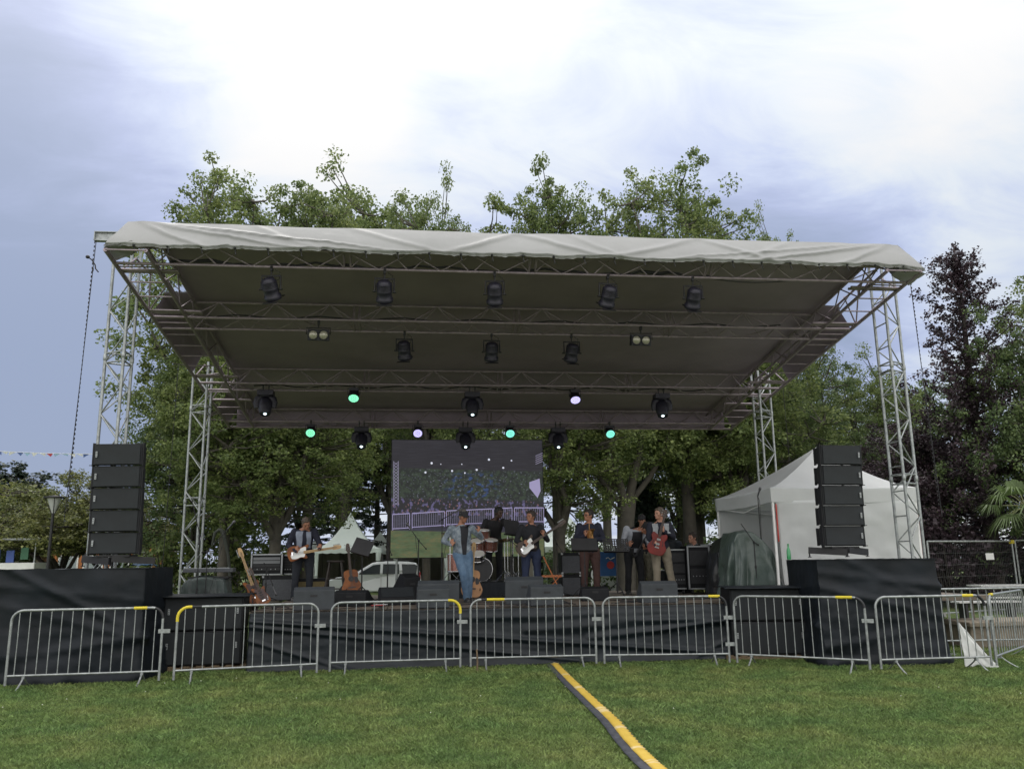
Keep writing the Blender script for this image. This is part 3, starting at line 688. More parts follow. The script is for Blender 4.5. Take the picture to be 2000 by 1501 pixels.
def blinder(label, group):
    t = thing('blinder_lamp', label, 'blinder lamp', group=group)
    m = MB(); clamp_mesh(m, .1); m.build('clamp', M_BLKMET, t)
    m = MB(); m.tube([(-.21,0,-.22),(-.21,0,-.1),(.21,0,-.1),(.21,0,-.22)], .011, 6); m.build('yoke', M_BLKMET, t)
    A = TR(0,0,-.23) @ aim((.05,-1,-.22)); m = MB(); m.box((0,0,-.05),(.38,.2,.12)); 
    for e in (-1, 1): m.lathe([(.088,.0),(.092,.02),(.082,.02),(.08,.0)], (e*.092,0,.01), n=18)
    m.xf(A); m.build('housing', M_LAMP, t, bevel=.006)
    for e in (-1, 1):
        m = MB(); m.lathe([(.078,.012),(.06,.026),(.03,.034),(.0,.036)], (e*.092,0,0), n=18); m.xf(A); m.build('lamp', M_WARM, t)
    return t
def moving_head(label, d, group):
    t = thing('moving_head_lamp', label, 'moving head lamp', group=group)
    for e in (-1, 1): m = MB(); m.box((e*.06,0,.02),(.03,.05,.10)); m.tube([(e*.06,0,0),(e*.06,0,-.1)], .011, 6); m.build('clamp', M_BLKMET, t)
    m = MB(); m.box((0,0,-.15),(.34,.26,.11)); m.box((0,-.135,-.15),(.16,.01,.05)); m.build('base', M_LAMP, t, bevel=.015)
    m = MB(); m.lathe([(.11,-.235),(.13,-.20)], n=16)
    for e in (-1, 1): m.tube([(e*.08,0,-.22),(e*.17,0,-.27),(e*.185,0,-.36),(e*.17,0,-.47)], [.03,.038,.04,.034], 8, flat=1.8)
    m.build('yoke', M_LAMP, t)
    A = TR(0,0,-.43) @ aim(d)
    m = MB(); m.lathe([(.04,-.19),(.10,-.18),(.135,-.12),(.145,-.02),(.14,.05),(.12,.13),(.115,.19),(.10,.20),(.085,.17)], n=22); m.xf(A); m.build('head', M_LAMP, t)
    m = MB(); m.lathe([(.09,.175),(.0,.18)], n=18); m.xf(A); m.build('front_glass', M_GLASS, t)
    m = MB(); m.lathe([(.036,.19),(.028,.20),(.0,.204)], n=14); m.xf(A); m.build('beam_lens', M_LDOT, t)
    return t
def led_par(label, lens, d, group):
    t = thing('led_par_lamp', label, 'LED lamp', group=group)
    m = MB(); clamp_mesh(m, .08); m.build('clamp', M_BLKMET, t)
    m = MB(); m.tube([(-.13,0,-.22),(-.13,0,-.08),(.13,0,-.08),(.13,0,-.22)], .010, 6); m.box((0,0,-.1),(.2,.12,.06)); m.build('yoke', M_LAMP, t)
    A = TR(0,0,-.24) @ aim(d)
    m = MB(); m.lathe([(.06,-.13),(.10,-.12),(.118,-.05),(.12,.06),(.128,.065),(.128,.10),(.118,.10),(.112,.075)], n=22); m.xf(A); m.build('housing', M_LAMP, t)
    m = MB(); m.lathe([(.112,.08),(.0,.082)], n=22); m.xf(A); m.build('lens_plate', M_BLACK, t)
    m = MB()
    m.lathe([(.013,.083),(.013,.092)], (0,0,0), n=8)
    for ring, cnt in ((.034,6),(.066,12),(.094,18)):
        for k in range(cnt):
            a = 2*math.pi*k/cnt; m.lathe([(.0155,.083),(.014,.093)], (ring*math.cos(a), ring*math.sin(a), 0), n=8)
    m.xf(A); m.build('led_cells', lens, t)
    return t
wh = ['leftmost', 'second from left', 'middle', 'second from right', 'rightmost']
for i, (px, py) in enumerate(((530,552),(751,557),(966,568),(1187,566),(1353,569))):
    p = at(px, py, .02); t = par_lamp(f'{wh[i]} of the five large black stage lamps hanging from the front roof truss', (.12-.05*i, .62, -.78), 0, 'black lamps on the front truss')
    t.location = (p.x, .0, Z0-.03); t.rotation_euler = (0, 0, rad((-8, 5, -4, 8, -6)[i]))
wt3 = ['left', 'middle', 'right']
for i, (px, py) in enumerate(((790,660),(960,661),(1116,663))):
    p = at(px, py, 2.45); par_lamp(f'{wt3[i]} of the three black stage lamps on the second roof truss', (.1-.1*i, .5, -.86), 0, 'black lamps on the second truss').location = (p.x, 2.45, zr(2.45)-.02)
for i, (px, py) in enumerate(((622,646),(1252,658))):
    p = at(px, py, 1.97); blinder(f'{("left","right")[i]} black twin lamp with two round unlit reflectors on the second roof truss', 'twin lamps on the second truss').location = (p.x, 1.97, zr(1.97)-.05)
for i, (px, py) in enumerate(((520,783),(922,783),(1290,783))):
    p = at(px, py, 5.5); moving_head(f'{wt3[i]} of the three large moving head lamps on the third roof truss', ((.06,-.30,-.95),(.0,-.36,-.93),(-.03,-.36,-.93))[i], 'moving heads on the third truss').location = (p.x, 5.42, zr(5.42)-.03)
for i, (px, l_, c) in enumerate(((691,M_LGREEN,'green'),(1123,M_LLILAC,'lilac'))):
    p = at(px, 776, 5.35); led_par(f'LED lamp glowing {c} on the third roof truss', l_, (.0,-.62,-.78), 'LED lamps on the third truss').location = (p.x, 5.35, zr(5.35)-.0)
for i, px in enumerate((706,909,1090)):
    p = at(px, 850, 7.99); moving_head(f'{wt3[i]} of the three large moving head lamps on the rear roof truss', ((.05,-.55,-.85),(.0,-.5,-.86),(-.05,-.5,-.86))[i], 'moving heads on the rear truss').location = (p.x, 7.99, zr(7.99)-.05)
for i, (px, l_, c) in enumerate(((607,M_LGREEN,'green at the left end of'),(816,M_LLILAC,'lilac on'),(996,M_LTEAL,'teal at the middle of'),(1191,M_LTEAL,'teal at the right end of'))):
    p = at(px, 843, 7.95); led_par(f'LED lamp glowing {c} the rear roof truss', l_, (.0,-.80,-.6), 'LED lamps on the rear truss').location = (p.x, 7.95, zr(7.95)-.02)
# ------------------------------------------------------------ floor monitors
def wedge(label, px, py, Y, yaw, W_=.66, h=.36, d=.44, m_=None, flip=False, tilt=0, zb=None):
    p = at(px, py, Y); t = thing('floor_monitor', label, 'floor monitor', (p.x, Y, (DZ if zb is None else zb)+.003), rad(yaw), 'black wedge monitors on the stage floor')
    prof = [(-d/2,0),(d/2,0),(d/2,h*.42),(-d*.12,h),(-d/2,h*.86)]      # y,z  low back edge, tall front
    if flip: prof = [(-y, z) for y, z in reversed(prof)]
    m = MB(); m.prism(prof, W_, TR(-W_/2,0,0) @ Matrix(((0,0,1,0),(1,0,0,0),(0,1,0,0),(0,0,0,1)))); m.build('cabinet', m_ or M_MONI, t, bevel=.012)
    m = MB(); a = Vector((0, d/2, h*.42)); b = Vector((0, -d*.12, h)); nrm = Vector((0, (b-a).z, -(b-a).y)).normalized()
    if nrm.z < 0: nrm = -nrm
    q = [(a*.93+b*.07)+nrm*.004, (a*.07+b*.93)+nrm*.004]; s_ = -1 if flip else 1
    vs = [(-W_/2+.03, s_*q[0].y, q[0].z), (W_/2-.03, s_*q[0].y, q[0].z), (W_/2-.03, s_*q[1].y, q[1].z), (-W_/2+.03, s_*q[1].y, q[1].z)]
    m.add(vs, [(0,1,2,3)]); m.build('grille', M_GRILLE, t, solid=.006)
    m = MB(); m.box((0, -s_*(d/2+.001), h*.62), (.11,.01,.035)); m.build('handle', M_BLKMET, t)
    return t
wedge('grey floor monitor at the front stage edge just right of the electric guitarist\'s feet', 614,1180,1.45,4,W_=.64,h=.36)
wedge('dark floor monitor on the stage in front of the sunburst acoustic guitar', 690,1165,2.3,-14,W_=.58,h=.27,m_=M_CAB)
wedge('dark floor monitor lying before the peaked loudspeaker left of the singer', 775,1158,2.5,8,W_=.62,h=.30,m_=M_CAB,flip=True)
wedge('large grey floor monitor at the front stage edge at the singer\'s feet', 857,1160,1.95,-3,W_=.70,h=.42)
wedge('small grey floor monitor standing in front of the larger one at the singer\'s feet', 845,1182,1.35,2,W_=.52,h=.34,d=.36)
wedge('large grey floor monitor turned toward the bass player', 1024,1155,2.05,-7,W_=.66,h=.46,d=.5)
wedge('small grey floor monitor at the front stage edge in front of the bass player', 1064,1180,1.40,5,W_=.56,h=.34,d=.36)
wedge('low dark floor monitor in front of the brown-trousered horn player', 1160,1155,2.6,-5,W_=.50,h=.25,m_=M_CAB)
wedge('grey floor monitor at the front stage edge below the red guitar player', 1284,1172,1.55,-4,W_=.62,h=.36)
wedge('peaked black loudspeaker cabinet standing behind the monitors left of the singer', 793,1140,3.6,30,W_=.34,h=.52,d=.5,m_=M_CAB)
# ------------------------------------------------------------ microphone and music stands
def mic_stand(label, px, Y, top_py, boom=None, tail=None, mic=True, base='tripod', zb=None, group='microphone stands on the stage'):
    zb = DZ if zb is None else zb; p = at(px, 1120, Y); t = thing('microphone_stand', label, 'microphone stand', (p.x, Y, zb), 0, group)
    top = at(px, top_py, Y); H = top.z-zb; m = MB(); m.tube([(0,0,.02),(0,0,H*.55)], .013, 8); m.tube([(0,0,H*.5),(0,0,H)], .009, 8); m.lathe([(.018,H*.53),(.018,H*.58)], n=10); m.build('pole', M_BLKMET, t)
    if base == 'tripod':
        for k in range(3):
            a = 2*math.pi*k/3+.4; m = MB(); m.tube([(0,0,.12),(.30*math.cos(a),.30*math.sin(a),.012)], .009, 6); m.tube([(.28*math.cos(a),.28*math.sin(a),.018),(.34*math.cos(a),.34*math.sin(a),.012)], .013, 6); m.build('leg', M_BLKMET, t)
    else:
        m = MB(); m.lathe([(.125,0),(.125,.01),(.11,.022),(.02,.03)], n=20); m.build('base', M_BLKMET, t)
    e = Vector((0,0,H))
    if boom:
        bp = at(boom[0], boom[1], Y); b = Vector((bp.x-p.x, 0, bp.z-zb)); tp = at(tail[0], tail[1], Y) if tail else None
        a = Vector((tp.x-p.x, 0, tp.z-zb)) if tp else e - (b-e)*.2
        m = MB(); m.tube([a, e, b], .008, 6); m.ell(a, (.017,.017,.017), nu=8, nv=5); m.ell(e, (.022,.022,.022), nu=8, nv=5); m.build('boom', M_BLKMET, t)
        dr = (b-e).normalized(); e = b
    else: dr = Vector((.25,-.3,.9)).normalized()
    if mic:
        m = MB(); A = TR(e) @ aim(dr, (0,1,.1)); m.lathe([(.010,-.02),(.013,.0),(.016,.11),(.024,.125),(.026,.15),(.018,.172),(.0,.178)], n=12); m.xf(A); m.build('microphone', [mat('mic_metal', (.12,.12,.13), .35, .6)], t)
        m = MB(); m.tube([e, e*.7+Vector((.03,0,H*.25)), Vector((.02,.02,H*.5)), Vector((-.02,.02,H*.25)), Vector((.05,.05,.01))], .0045, 5); m.build('cable', M_RUBBER, t)
    return t
mic_stand('tall boom microphone stand nearest the covered keyboard on the far left', 386, 2.6, 1046, boom=(374,972), tail=(388,1062), mic=False, zb=0)
mic_stand('boom microphone stand with its arm raised to the right, second from left', 403, 2.6, 1076, boom=(446,1031), tail=(395,1078), zb=0)
mic_stand('boom stand with a microphone lowered in front of the grey amplifier', 520, 4.4, 1110, boom=(534,1146), tail=(516,1100))
mic_stand('boom microphone stand standing in front of the white car', 757, 3.9, 1062, boom=(743,1022), tail=(765,1083), mic=False)
mic_stand('boom microphone stand left of the singer in front of the lawn on the screen', 817, 3.6, 1055, boom=(804,1035), tail=(832,1071))
mic_stand('singer\'s boom microphone stand with its arm reaching over to the cap', 863, 4.4, 1014, boom=(888,1000), tail=(858,1018))
mic_stand('boom microphone stand behind the orange folding chair', 1089, 4.6, 1062, boom=(1082,1046), tail=(1100,1080), mic=False)
mic_stand('tall straight microphone stand in front of the white gazebo', 1491, 2.4, 968)
mic_stand('short boom microphone stand leaning over the green tarpaulin', 1477, 2.3, 1058, boom=(1447,1022), tail=(1481,1063), mic=False)
mic_stand('low boom microphone stand beside the bass player', 998, 4.0, 1056, boom=(992,1046), tail=(1010,1066), mic=False)
def music_stand(label, px, py, Y, W_=.50, h=.34, tilt=-20, yaw=0, holes=False, roll=0):
    p = at(px, py, Y); H = p.z-DZ; t = thing('music_stand', label, 'music stand', (p.x, Y, DZ), rad(yaw), 'music stands on the stage')
    m = MB(); m.tube([(0,0,.1),(0,0,H*.6)], .014, 8); m.tube([(0,0,H*.5),(0,0,H)], .010, 8); m.lathe([(.02,H*.57),(.02,H*.62)], n=8); m.build('pole', M_BLKMET, t)
    for k in range(3):
        a = 2*math.pi*k/3+.9; m = MB(); m.tube([(0,0,.30),(.15*math.cos(a),.15*math.sin(a),.16),(.30*math.cos(a),.30*math.sin(a),.0)], .009, 6); m.tube([(0,0,.1),(.2*math.cos(a),.2*math.sin(a),.11)], .006, 5); m.build('leg', M_BLKMET, t)
    A = TR(0,0,H+.02) @ RY(rad(roll)) @ RX(rad(tilt)); m = MB()
    if not holes: m.box((0,0,0),(W_,.006,h))
    else:
        nx_, nz_ = 11, 7; cw, ch = W_/nx_, h/nz_
        for i in range(nx_+1): m.box((-W_/2+i*cw,0,0),(cw*.5,.005,h))
        for j in range(nz_+1): m.box((0,.0005,-h/2+j*ch),(W_,.0055,ch*.48))
    m.box((0,.03,-h/2),(W_,.06,.006)); m.box((0,.058,-h/2+.012),(W_,.005,.03)); m.xf(A); m.build('desk', M_BLKMET, t)
    if not holes:
        m = MB(); m.box((-.02,.008,-.02),(W_*.8,.004,h*.8)); m.xf(A); m.build('sheet_music', mat('paper', (.45,.45,.45), .8), t)
    return t
music_stand('black music stand with a tilted desk in front of the small white pagoda tent', 708, 1069, 3.4, W_=.40, h=.30, yaw=-25, tilt=-25, roll=14)
music_stand('black music stand beside the drummer', 1000, 1031, 4.6, W_=.36, h=.32, yaw=24, roll=6)
music_stand('black solid music stand in front of the horn player in brown trousers', 1141, 1064, 3.2, W_=.50, h=.26, yaw=-2, tilt=-30, roll=1)
music_stand('black perforated music stand beside the bending player', 1203, 1066, 3.2, W_=.48, h=.26, yaw=-3, tilt=-30, holes=True, roll=1)
# ------------------------------------------------------------ guitars
def closed(pts, k=5):
    n = len(pts); o = []
    for i in range(n):
        P = [Vector(pts[(i+j-1) % n]) for j in range(4)]
        for s in range(k):
            f = s/k; o.append(tuple(.5*((2*P[1])+(P[2]-P[0])*f+(2*P[0]-5*P[1]+4*P[2]-P[3])*f*f+(3*P[1]-P[0]-3*P[2]+P[3])*f**3)))
    return o
OUT = {
 'electric': [(-.22,.0),(-.20,.12),(-.08,.155),(.03,.115),(.10,.12),(.19,.15),(.205,.11),(.14,.05),(.13,-.03),(.165,-.10),(.13,-.125),(.04,-.095),(-.06,-.13),(-.17,-.135)],
 'acoustic': [(-.26,.0),(-.24,.14),(-.12,.20),(.0,.155),(.06,.125),(.13,.14),(.22,.12),(.245,.0),(.22,-.12),(.13,-.14),(.06,-.125),(.0,-.155),(-.12,-.20),(-.24,-.14)],
 'semi': [(-.24,.0),(-.22,.13),(-.10,.19),(.0,.14),(.05,.125),(.13,.16),(.20,.13),(.17,.05),(.16,.0),(.17,-.05),(.20,-.13),(.13,-.16),(.05,-.125),(.0,-.14),(-.10,-.19),(-.22,-.13)],
}
M_NECKL = mat('maple_neck', (.52,.33,.14), .4, var=.1); M_NECKD = mat('dark_neck', (.06,.035,.025), .5)
def guitar(label, kind, body_m, neck_m, pos, nd, fn, pick=None, neck_len=.44, thick=None, group=None, side_m=None, sc_=1.0):
    t = thing('guitar', label, 'guitar', group=group)
    x = Vector(nd).normalized(); z = Vector(fn); z = (z - x*z.dot(x)).normalized(); y = z.cross(x)
    t.matrix_world = Matrix(((x.x,y.x,z.x,pos[0]),(x.y,y.y,z.y,pos[1]),(x.z,y.z,z.z,pos[2]),(0,0,0,1))) @ Matrix.Scale(sc_, 4)
    th = thick or {'electric':.045,'acoustic':.105,'semi':.055}[kind]; ol = closed(OUT[kind])
    m = MB(); m.prism(ol, th, z0=-th); o = m.build('body', body_m, t, bevel=.008)
    if side_m:
        m = MB(); m.prism([(a*1.012, b*1.012) for a, b in ol], th*.84, z0=-th*.92); m.build('sides', side_m, t)
    if kind == 'electric':
        pg = closed([(-.12,-.10),(-.15,-.02),(-.06,.06),(.02,.08),(.14,.105),(.15,.04),(.12,-.06),(.10,-.09),(.04,-.085),(-.04,-.105)])
        m = MB(); m.prism(pg, .003, z0=.001); m.build('pickguard', pick or M_WHITE, t)
        for k in range(3): m = MB(); m.box((-.05+k*.055, .0, .008), (.018,.075,.010), rot=Matrix.Rotation(.12*(k == 0), 3, 'Z')); m.build('pickup', M_WHITE if pick is None else M_BLACK, t)
        m = MB(); m.box((-.12,0,.008),(.03,.07,.012)); m.build('bridge', M_CHROME, t)
        m = MB()
        for k in range(3): m.lathe([(.010,.003),(.009,.016)], (-.13+k*.03,-.085-.008*k,0), n=10)
        m.build('knob', M_WHITE, t)
    elif kind == 'acoustic':
        m = MB(); m.lathe([(.047,.001),(.047,.0025)], (.07,0,0), n=24); m.build('sound_hole', M_BLACK, t)
        m = MB(); m.lathe([(.058,.0005),(.058,.0018),(.048,.0018)], (.07,0,0), n=24); m.build('rosette', M_NECKD, t)
        m = MB(); m.box((-.10,0,.005),(.03,.15,.01)); m.build('bridge', M_NECKD, t)
        m = MB(); m.prism(closed([(.06,-.06),(.10,-.07),(.08,-.12),(.0,-.13),(-.02,-.08),(.02,-.06)]), .0015, z0=.001); m.build('pickguard', M_BLACK, t)
    else:
        for e in (-1, 1): m = MB(); m.prism(closed([(.05,e*.08),(.0,e*.095),(-.05,e*.088),(-.055,e*.10),(.0,e*.106),(.05,e*.092)]), .0015, z0=.001); m.build('sound_hole', M_BLACK, t)
        for k in range(2): m = MB(); m.box((-.02+k*.09,0,.006),(.035,.07,.012)); m.build('pickup', M_BADGE, t)
        m = MB(); m.box((-.09,0,.008),(.02,.08,.014)); m.build('bridge', M_BADGE, t)
    x0 = {'electric':.10,'acoustic':.12,'semi':.13}[kind]; xe = .16+neck_len
    m = MB(); m.add([(x0,-.028,.002),(x0,.028,.002),(xe,.021,.008),(xe,-.021,.008),(x0,-.028,.012),(x0,.028,.012),(xe,.021,.014),(xe,-.021,.014),(.17,0,-.02),(xe,0,-.014)],
        [(4,7,6,5),(0,4,5,1),(1,5,6,2),(0,3,7,4),(2,6,7,3),(0,1,8),(1,2,9,8),(3,0,8,9),(2,3,9)]); m.build('neck', neck_m, t)
    hs = [(xe,-.021),(xe+.03,-.036),(xe+.15,-.032),(xe+.18,-.0),(xe+.16,.035),(xe+.05,.045),(xe+.02,.025),(xe,.021)]
    m = MB(); m.prism(closed(hs, 3), .014, z0=-.008); m.build('headstock', neck_m, t)
    m = MB()
    for k in range(6 if kind != 'acoustic' else 6):
        e = 1 if kind == 'electric' or k % 2 else -1; m.lathe([(.007,0),(.010,.012),(.010,.02)], (xe+.03+k*.024, e*.048, -.004), (0,e,0), n=8); m.lathe([(.004,0),(.004,.014)], (xe+.03+k*.024, e*.018, .006), n=6)
    m.build('tuning_pegs', M_BADGE, t)
    m = MB()
    for k in range(6): yy = -.021+.0084*k; m.tube([(-.10,yy*1.1,.016),(xe,yy*.75,.017),(xe+.1,yy*.5,.01)], .0009, 4)
    m.build('strings', mat('string_wire', (.12,.12,.12), .5), t)
    return t
M_SUNB = mat('sunburst_amber', (.30,.10,.018), .4, vscale=4, spec=.3, col2=(.10,.025,.008)); M_TORT = mat('dark_pickguard', (.05,.015,.012), .4)
M_SPRUCE = mat('spruce_top', (.36,.19,.09), .45, var=.12, vscale=10, spec=.3)
M_CHERRY = mat('cherry_lacquer', (.15,.012,.010), .35, var=.35, vscale=4, spec=.4)
def gstand(label, px, py, Y, group='guitar floor stands'):
    p = at(px, py, Y); t = thing('guitar_stand', label, 'guitar stand', (p.x, Y, DZ), 0, group)
    m = MB(); m.tube([(0,.12,.05),(0,.10,.78)], .009, 6); m.tube([(-.05,.04,.80),(-.05,.10,.78),(.05,.10,.78),(.05,.04,.80)], .008, 6); m.build('upright', M_BLKMET, t)
    for e in (-1, 1):
        m = MB(); m.tube([(0,.12,.30),(e*.13,-.02,.18),(e*.17,-.12,.0)], .009, 6); m.tube([(e*.12,-.01,.20),(e*.12,-.14,.20),(e*.12,-.14,.24)], .008, 6); m.build('leg', M_BLKMET, t)
    m = MB(); m.tube([(0,.12,.3),(0,.3,0)], .009, 6); m.build('leg', M_BLKMET, t)
    return t
Y = 3.9; p = at(497,1148,Y)
guitar('sunburst electric guitar leaning to the left on a stand beside the stacked amplifiers', 'electric', M_SUNB, M_NECKL, (p.x, Y, DZ+.24), (-.42,.10,1), (.1,-1,.1), pick=M_TORT, neck_len=.48, sc_=1.06)
guitar('second amber electric guitar standing behind the first on the left', 'electric', M_SUNB, M_NECKD, (p.x+.16, Y-.14, DZ+.16), (-.5,.12,1), (.3,-1,.1), pick=M_TORT, neck_len=.30, sc_=.9)
gstand('black stand under the electric guitar left of the amplifiers', 480,1140,Y+.05)
Y = 4.2; p = at(687,1128,Y)
guitar('dark sunburst acoustic guitar on a stand beside the bar stool', 'acoustic', M_SUNB, M_NECKD, (p.x, Y, DZ+.36), (-.14,.12,1), (.15,-1,.12), neck_len=.42, side_m=M_NECKD)
gstand('black stand under the sunburst acoustic guitar', 690,1140,Y+.05)
Y = 3.15; p = at(922,1135,Y)
guitar('natural spruce acoustic guitar standing behind the singer\'s legs', 'acoustic', M_SPRUCE, M_NECKL, (p.x, Y, DZ+.33), (.07,.14,1), (-.1,-1,.12), neck_len=.42, side_m=M_NECKD)
gstand('black stand under the natural acoustic guitar', 924,1140,Y+.05)
# ------------------------------------------------------------ amplifiers, cases
M_AMPG = mat('amp_grille_cloth', (.075,.08,.09), .8, var=.15, vscale=30, bump=.3, bscale=200)
M_TWEED = mat('tan_speaker_cloth', (.20,.16,.075), .8, var=.15, vscale=20)
def amp(label, px, Y, W_, h, d, yaw=0, zb=None, grille=M_AMPG, panel=None, cat='amplifier', name='guitar_amplifier', grp='amplifiers on the stage'):
    p = at(px, 1130, Y); t = thing(name, label, cat, (p.x, Y, (DZ if zb is None else zb)), rad(yaw), grp)
    m = MB(); m.box((0,d/2,h/2+.004),(W_,d,h-.01)); m.build('cabinet', M_CAB, t, bevel=.012)
    m = MB(); m.box((0,-.004,h*.44),(W_-.05,.012,h*.80)); m.build('grille', grille, t)
    if panel: m = MB(); m.box((0,-.006,h*.92),(W_-.05,.014,h*.10)); m.build('control_panel', panel, t)
    m = MB(); m.tube([(-.1,d/2,h),(-.09,d/2,h+.03),(.09,d/2,h+.03),(.1,d/2,h)], .010, 6); m.build('handle', M_BLKMET, t)
    for e in (-1, 1):
        m = MB(); m.box((e*(W_/2-.02),-.008,.02),(.04,.02,.04)); m.box((e*(W_/2-.02),-.008,h-.025),(.04,.02,.04)); m.build('corner', M_BADGE, t)
    return t
amp('large grey-fronted guitar amplifier left of the electric guitarist', 543, 4.9, .62, .50, .30, yaw=3)
amp('tan-fronted amplifier standing behind the electric guitarist\'s legs', 610, 5.6, .66, .42, .3, grille=M_TWEED)
amp('upper black bass cabinet behind the horn player', 1116, 4.9, .42, .44, .4, zb=DZ+.44, cat='bass cabinet', name='bass_cabinet', grp='two stacked black bass cabinets')
amp('lower black bass cabinet behind the horn player', 1116, 4.9, .42, .43, .4, cat='bass cabinet', name='bass_cabinet', grp='two stacked black bass cabinets')
def flight_case(label, px, Y, W_, h, d, zb=None, yaw=0, rack=False, wheels=True, soft=False):
    p = at(px, 1120, Y); z0 = (DZ if zb is None else zb); t = thing('flight_case', label, 'flight case', (p.x, Y, z0), rad(yaw), 'black flight cases')
    w0 = .10 if wheels else 0
    m = MB(); m.box((0,d/2,w0+(h-w0)/2),(W_,d,h-w0)); m.build('case', M_CAB, t, bevel=.008)
    m = MB()
    for e in (-1, 1):
        m.box((e*(W_/2), -.002, w0+(h-w0)/2), (.03,.03,h-w0)); m.box((0,-.002,w0+.5*(h-w0)+e*((h-w0)/2-.012)),(W_,.03,.026))
    m.build('metal_edging', M_BADGE, t)
    if rack:
        for k in range(rack):
            m = MB(); zc = w0+.08+(h-w0-.14)*(k+.5)/rack; m.box((0,-.012,zc),(W_-.07,.02,(h-w0-.14)/rack*.82)); 
            if k == 0:
                for q in range(5): m.box((-W_*.3+q*W_*.15,-.024,zc),(.014,.006,.02), mi=1)
            m.build('rack_unit', [mat('grey_drawer', (.16,.17,.18), .5) if (rack == 4 and k > 1) else M_BLACK, M_BADGE], t)
    if wheels:
        for e in (-1, 1):
            m = MB(); m.tube([(e*(W_/2-.08)-.015,.06,.05),(e*(W_/2-.08)+.015,.06,.05)], .045, 12); m.box((e*(W_/2-.08),.06,.085),(.05,.06,.03)); m.build('wheel', M_RUBBER, t)
    return t
flight_case('open rack case with two grey drawer strips standing on the amplifiers left of the guitarist', 520, 4.95, .60, .42, .4, zb=DZ+.51, rack=4, wheels=False)
flight_case('narrow metal-edged rack beside the open rack case, behind the electric guitarist', 557, 5.2, .34, .40, .35, zb=DZ+.51, rack=5, wheels=False)
flight_case('tall black flight case just right of the red guitar player', 1325, 4.6, .36, .92, .5, rack=3)
flight_case('black flight case with silver catches beside the seated technician', 1366, 4.4, .46, .98, .5, rack=2)
flight_case('dark rack case behind the seated technician', 1395, 5.0, .50, 1.02, .5)
m = MB(); p = at(1310,1080,5.1); m.grid(lambda u, v: Vector((.34*(2*u-1)*(1-.25*v)+.05*fbm(v*3,u), .2*math.sin(math.pi*u)*-1, .55*v+.05*math.sin(math.pi*u))), 20, 16); m.grid(lambda u, v: Vector((.26*(2*u-1), -.2*math.sin(math.pi*u)*(1-v)+.02, .55+.05*math.sin(math.pi*u)+.03*math.sin(math.pi*v))), 12, 6)
tag(m.build('covered_amplifier', M_DRAPE, loc=(p.x,5.1,DZ+.5), solid=.01), 'black cloth-covered amplifier on a case behind the red guitar player', 'covered amplifier')
flight_case('low case under the cloth-covered amplifier', 1310, 5.0, .55, .50, .4, wheels=False)
# ------------------------------------------------------------ stool, chair, riser, drums
Y = 4.8; p = at(655,1120,Y); M_STOOL = mat('dark_stained_wood', (.035,.028,.024), .5)
t = thing('bar_stool', 'tall dark wooden bar stool between the guitarist and the sunburst guitar', 'bar stool', (p.x, Y, DZ))
m = MB(); m.lathe([(.16,.74),(.175,.75),(.175,.775),(.16,.785)], n=24); m.build('seat', M_STOOL, t)
for sx in (-1, 1):
    for sy in (-1, 1): m = MB(); m.tube([(sx*.22,sy*.22,0),(sx*.11,sy*.11,.75)], [.016,.019], 8); m.build('leg', M_STOOL, t)
for z, r in ((.22,.19),(.42,.165)):
    m = MB(); q = [(-r,-r,z),(r,-r,z),(r,r,z),(-r,r,z),(-r,-r,z)]
    for i in range(4): m.tube([q[i], q[i+1]], .010, 6)
    m.build('stretcher', M_STOOL, t)
Y = 4.1; p = at(1078,1135,Y); M_ORW = mat('orange_wood', (.42,.13,.04), .5, var=.2, vscale=20)
t = thing('folding_chair', 'orange slatted wooden folding chair between the bass player and the bass cabinets', 'folding chair', (p.x, Y, DZ), rad(80))
m = MB()
for k in range(6): m.box((0,-.17+k*.065,.43),(.38,.045,.018))
for e in (-1, 1): m.box((e*.17,0,.415),(.02,.40,.03))
m.build('seat', M_ORW, t)
for e in (-1, 1):
    m = MB(); m.tube([(e*.20,-.22,0),(e*.20,.16,.80)], .016, 6, flat=.6); m.build('leg', M_ORW, t)
    m = MB(); m.tube([(e*.18,.24,0),(e*.18,-.18,.43)], .016, 6, flat=.6); m.build('leg', M_ORW, t)
m = MB(); 
for z in (.66,.76): m.box((0,.095+(z-.66)*.42,z),(.40,.018,.06), rot=Matrix.Rotation(rad(-25),3,'X'))
m.build('backrest', M_ORW, t)
RZH = .30; p0 = at(940,1120,4.7)
t = thing('drum_riser', 'low black drum riser behind the singer', 'drum riser', (p0.x+.15, 5.4, DZ)); m = MB(); m.box((0,0,RZH/2),(2.1,1.7,RZH)); m.build('platform', M_CAB, t, bevel=.01)
m = MB(); m.grid(lambda u, v: Vector((-1.05+2.1*u, -.86-.01*math.sin(u*70)-.01, RZH*(1-v)+.002)), 120, 3); m.build('skirt', M_DRAPE, t)
kt = thing('drum_kit', 'small drum kit with a black bass drum and maroon sparkle drums behind the singer', 'drum kit', (at(937,1080,5.1).x, 5.1, DZ+RZH))
M_MAROON = mat('maroon_sparkle', (.10,.022,.018), .2, .5, var=.6, vscale=60, col2=(.42,.22,.18)); M_SKIN = mat('drum_skin', (.55,.54,.50), .6); M_CYM = mat('bronze_cymbal', (.42,.32,.14), .25, .9)
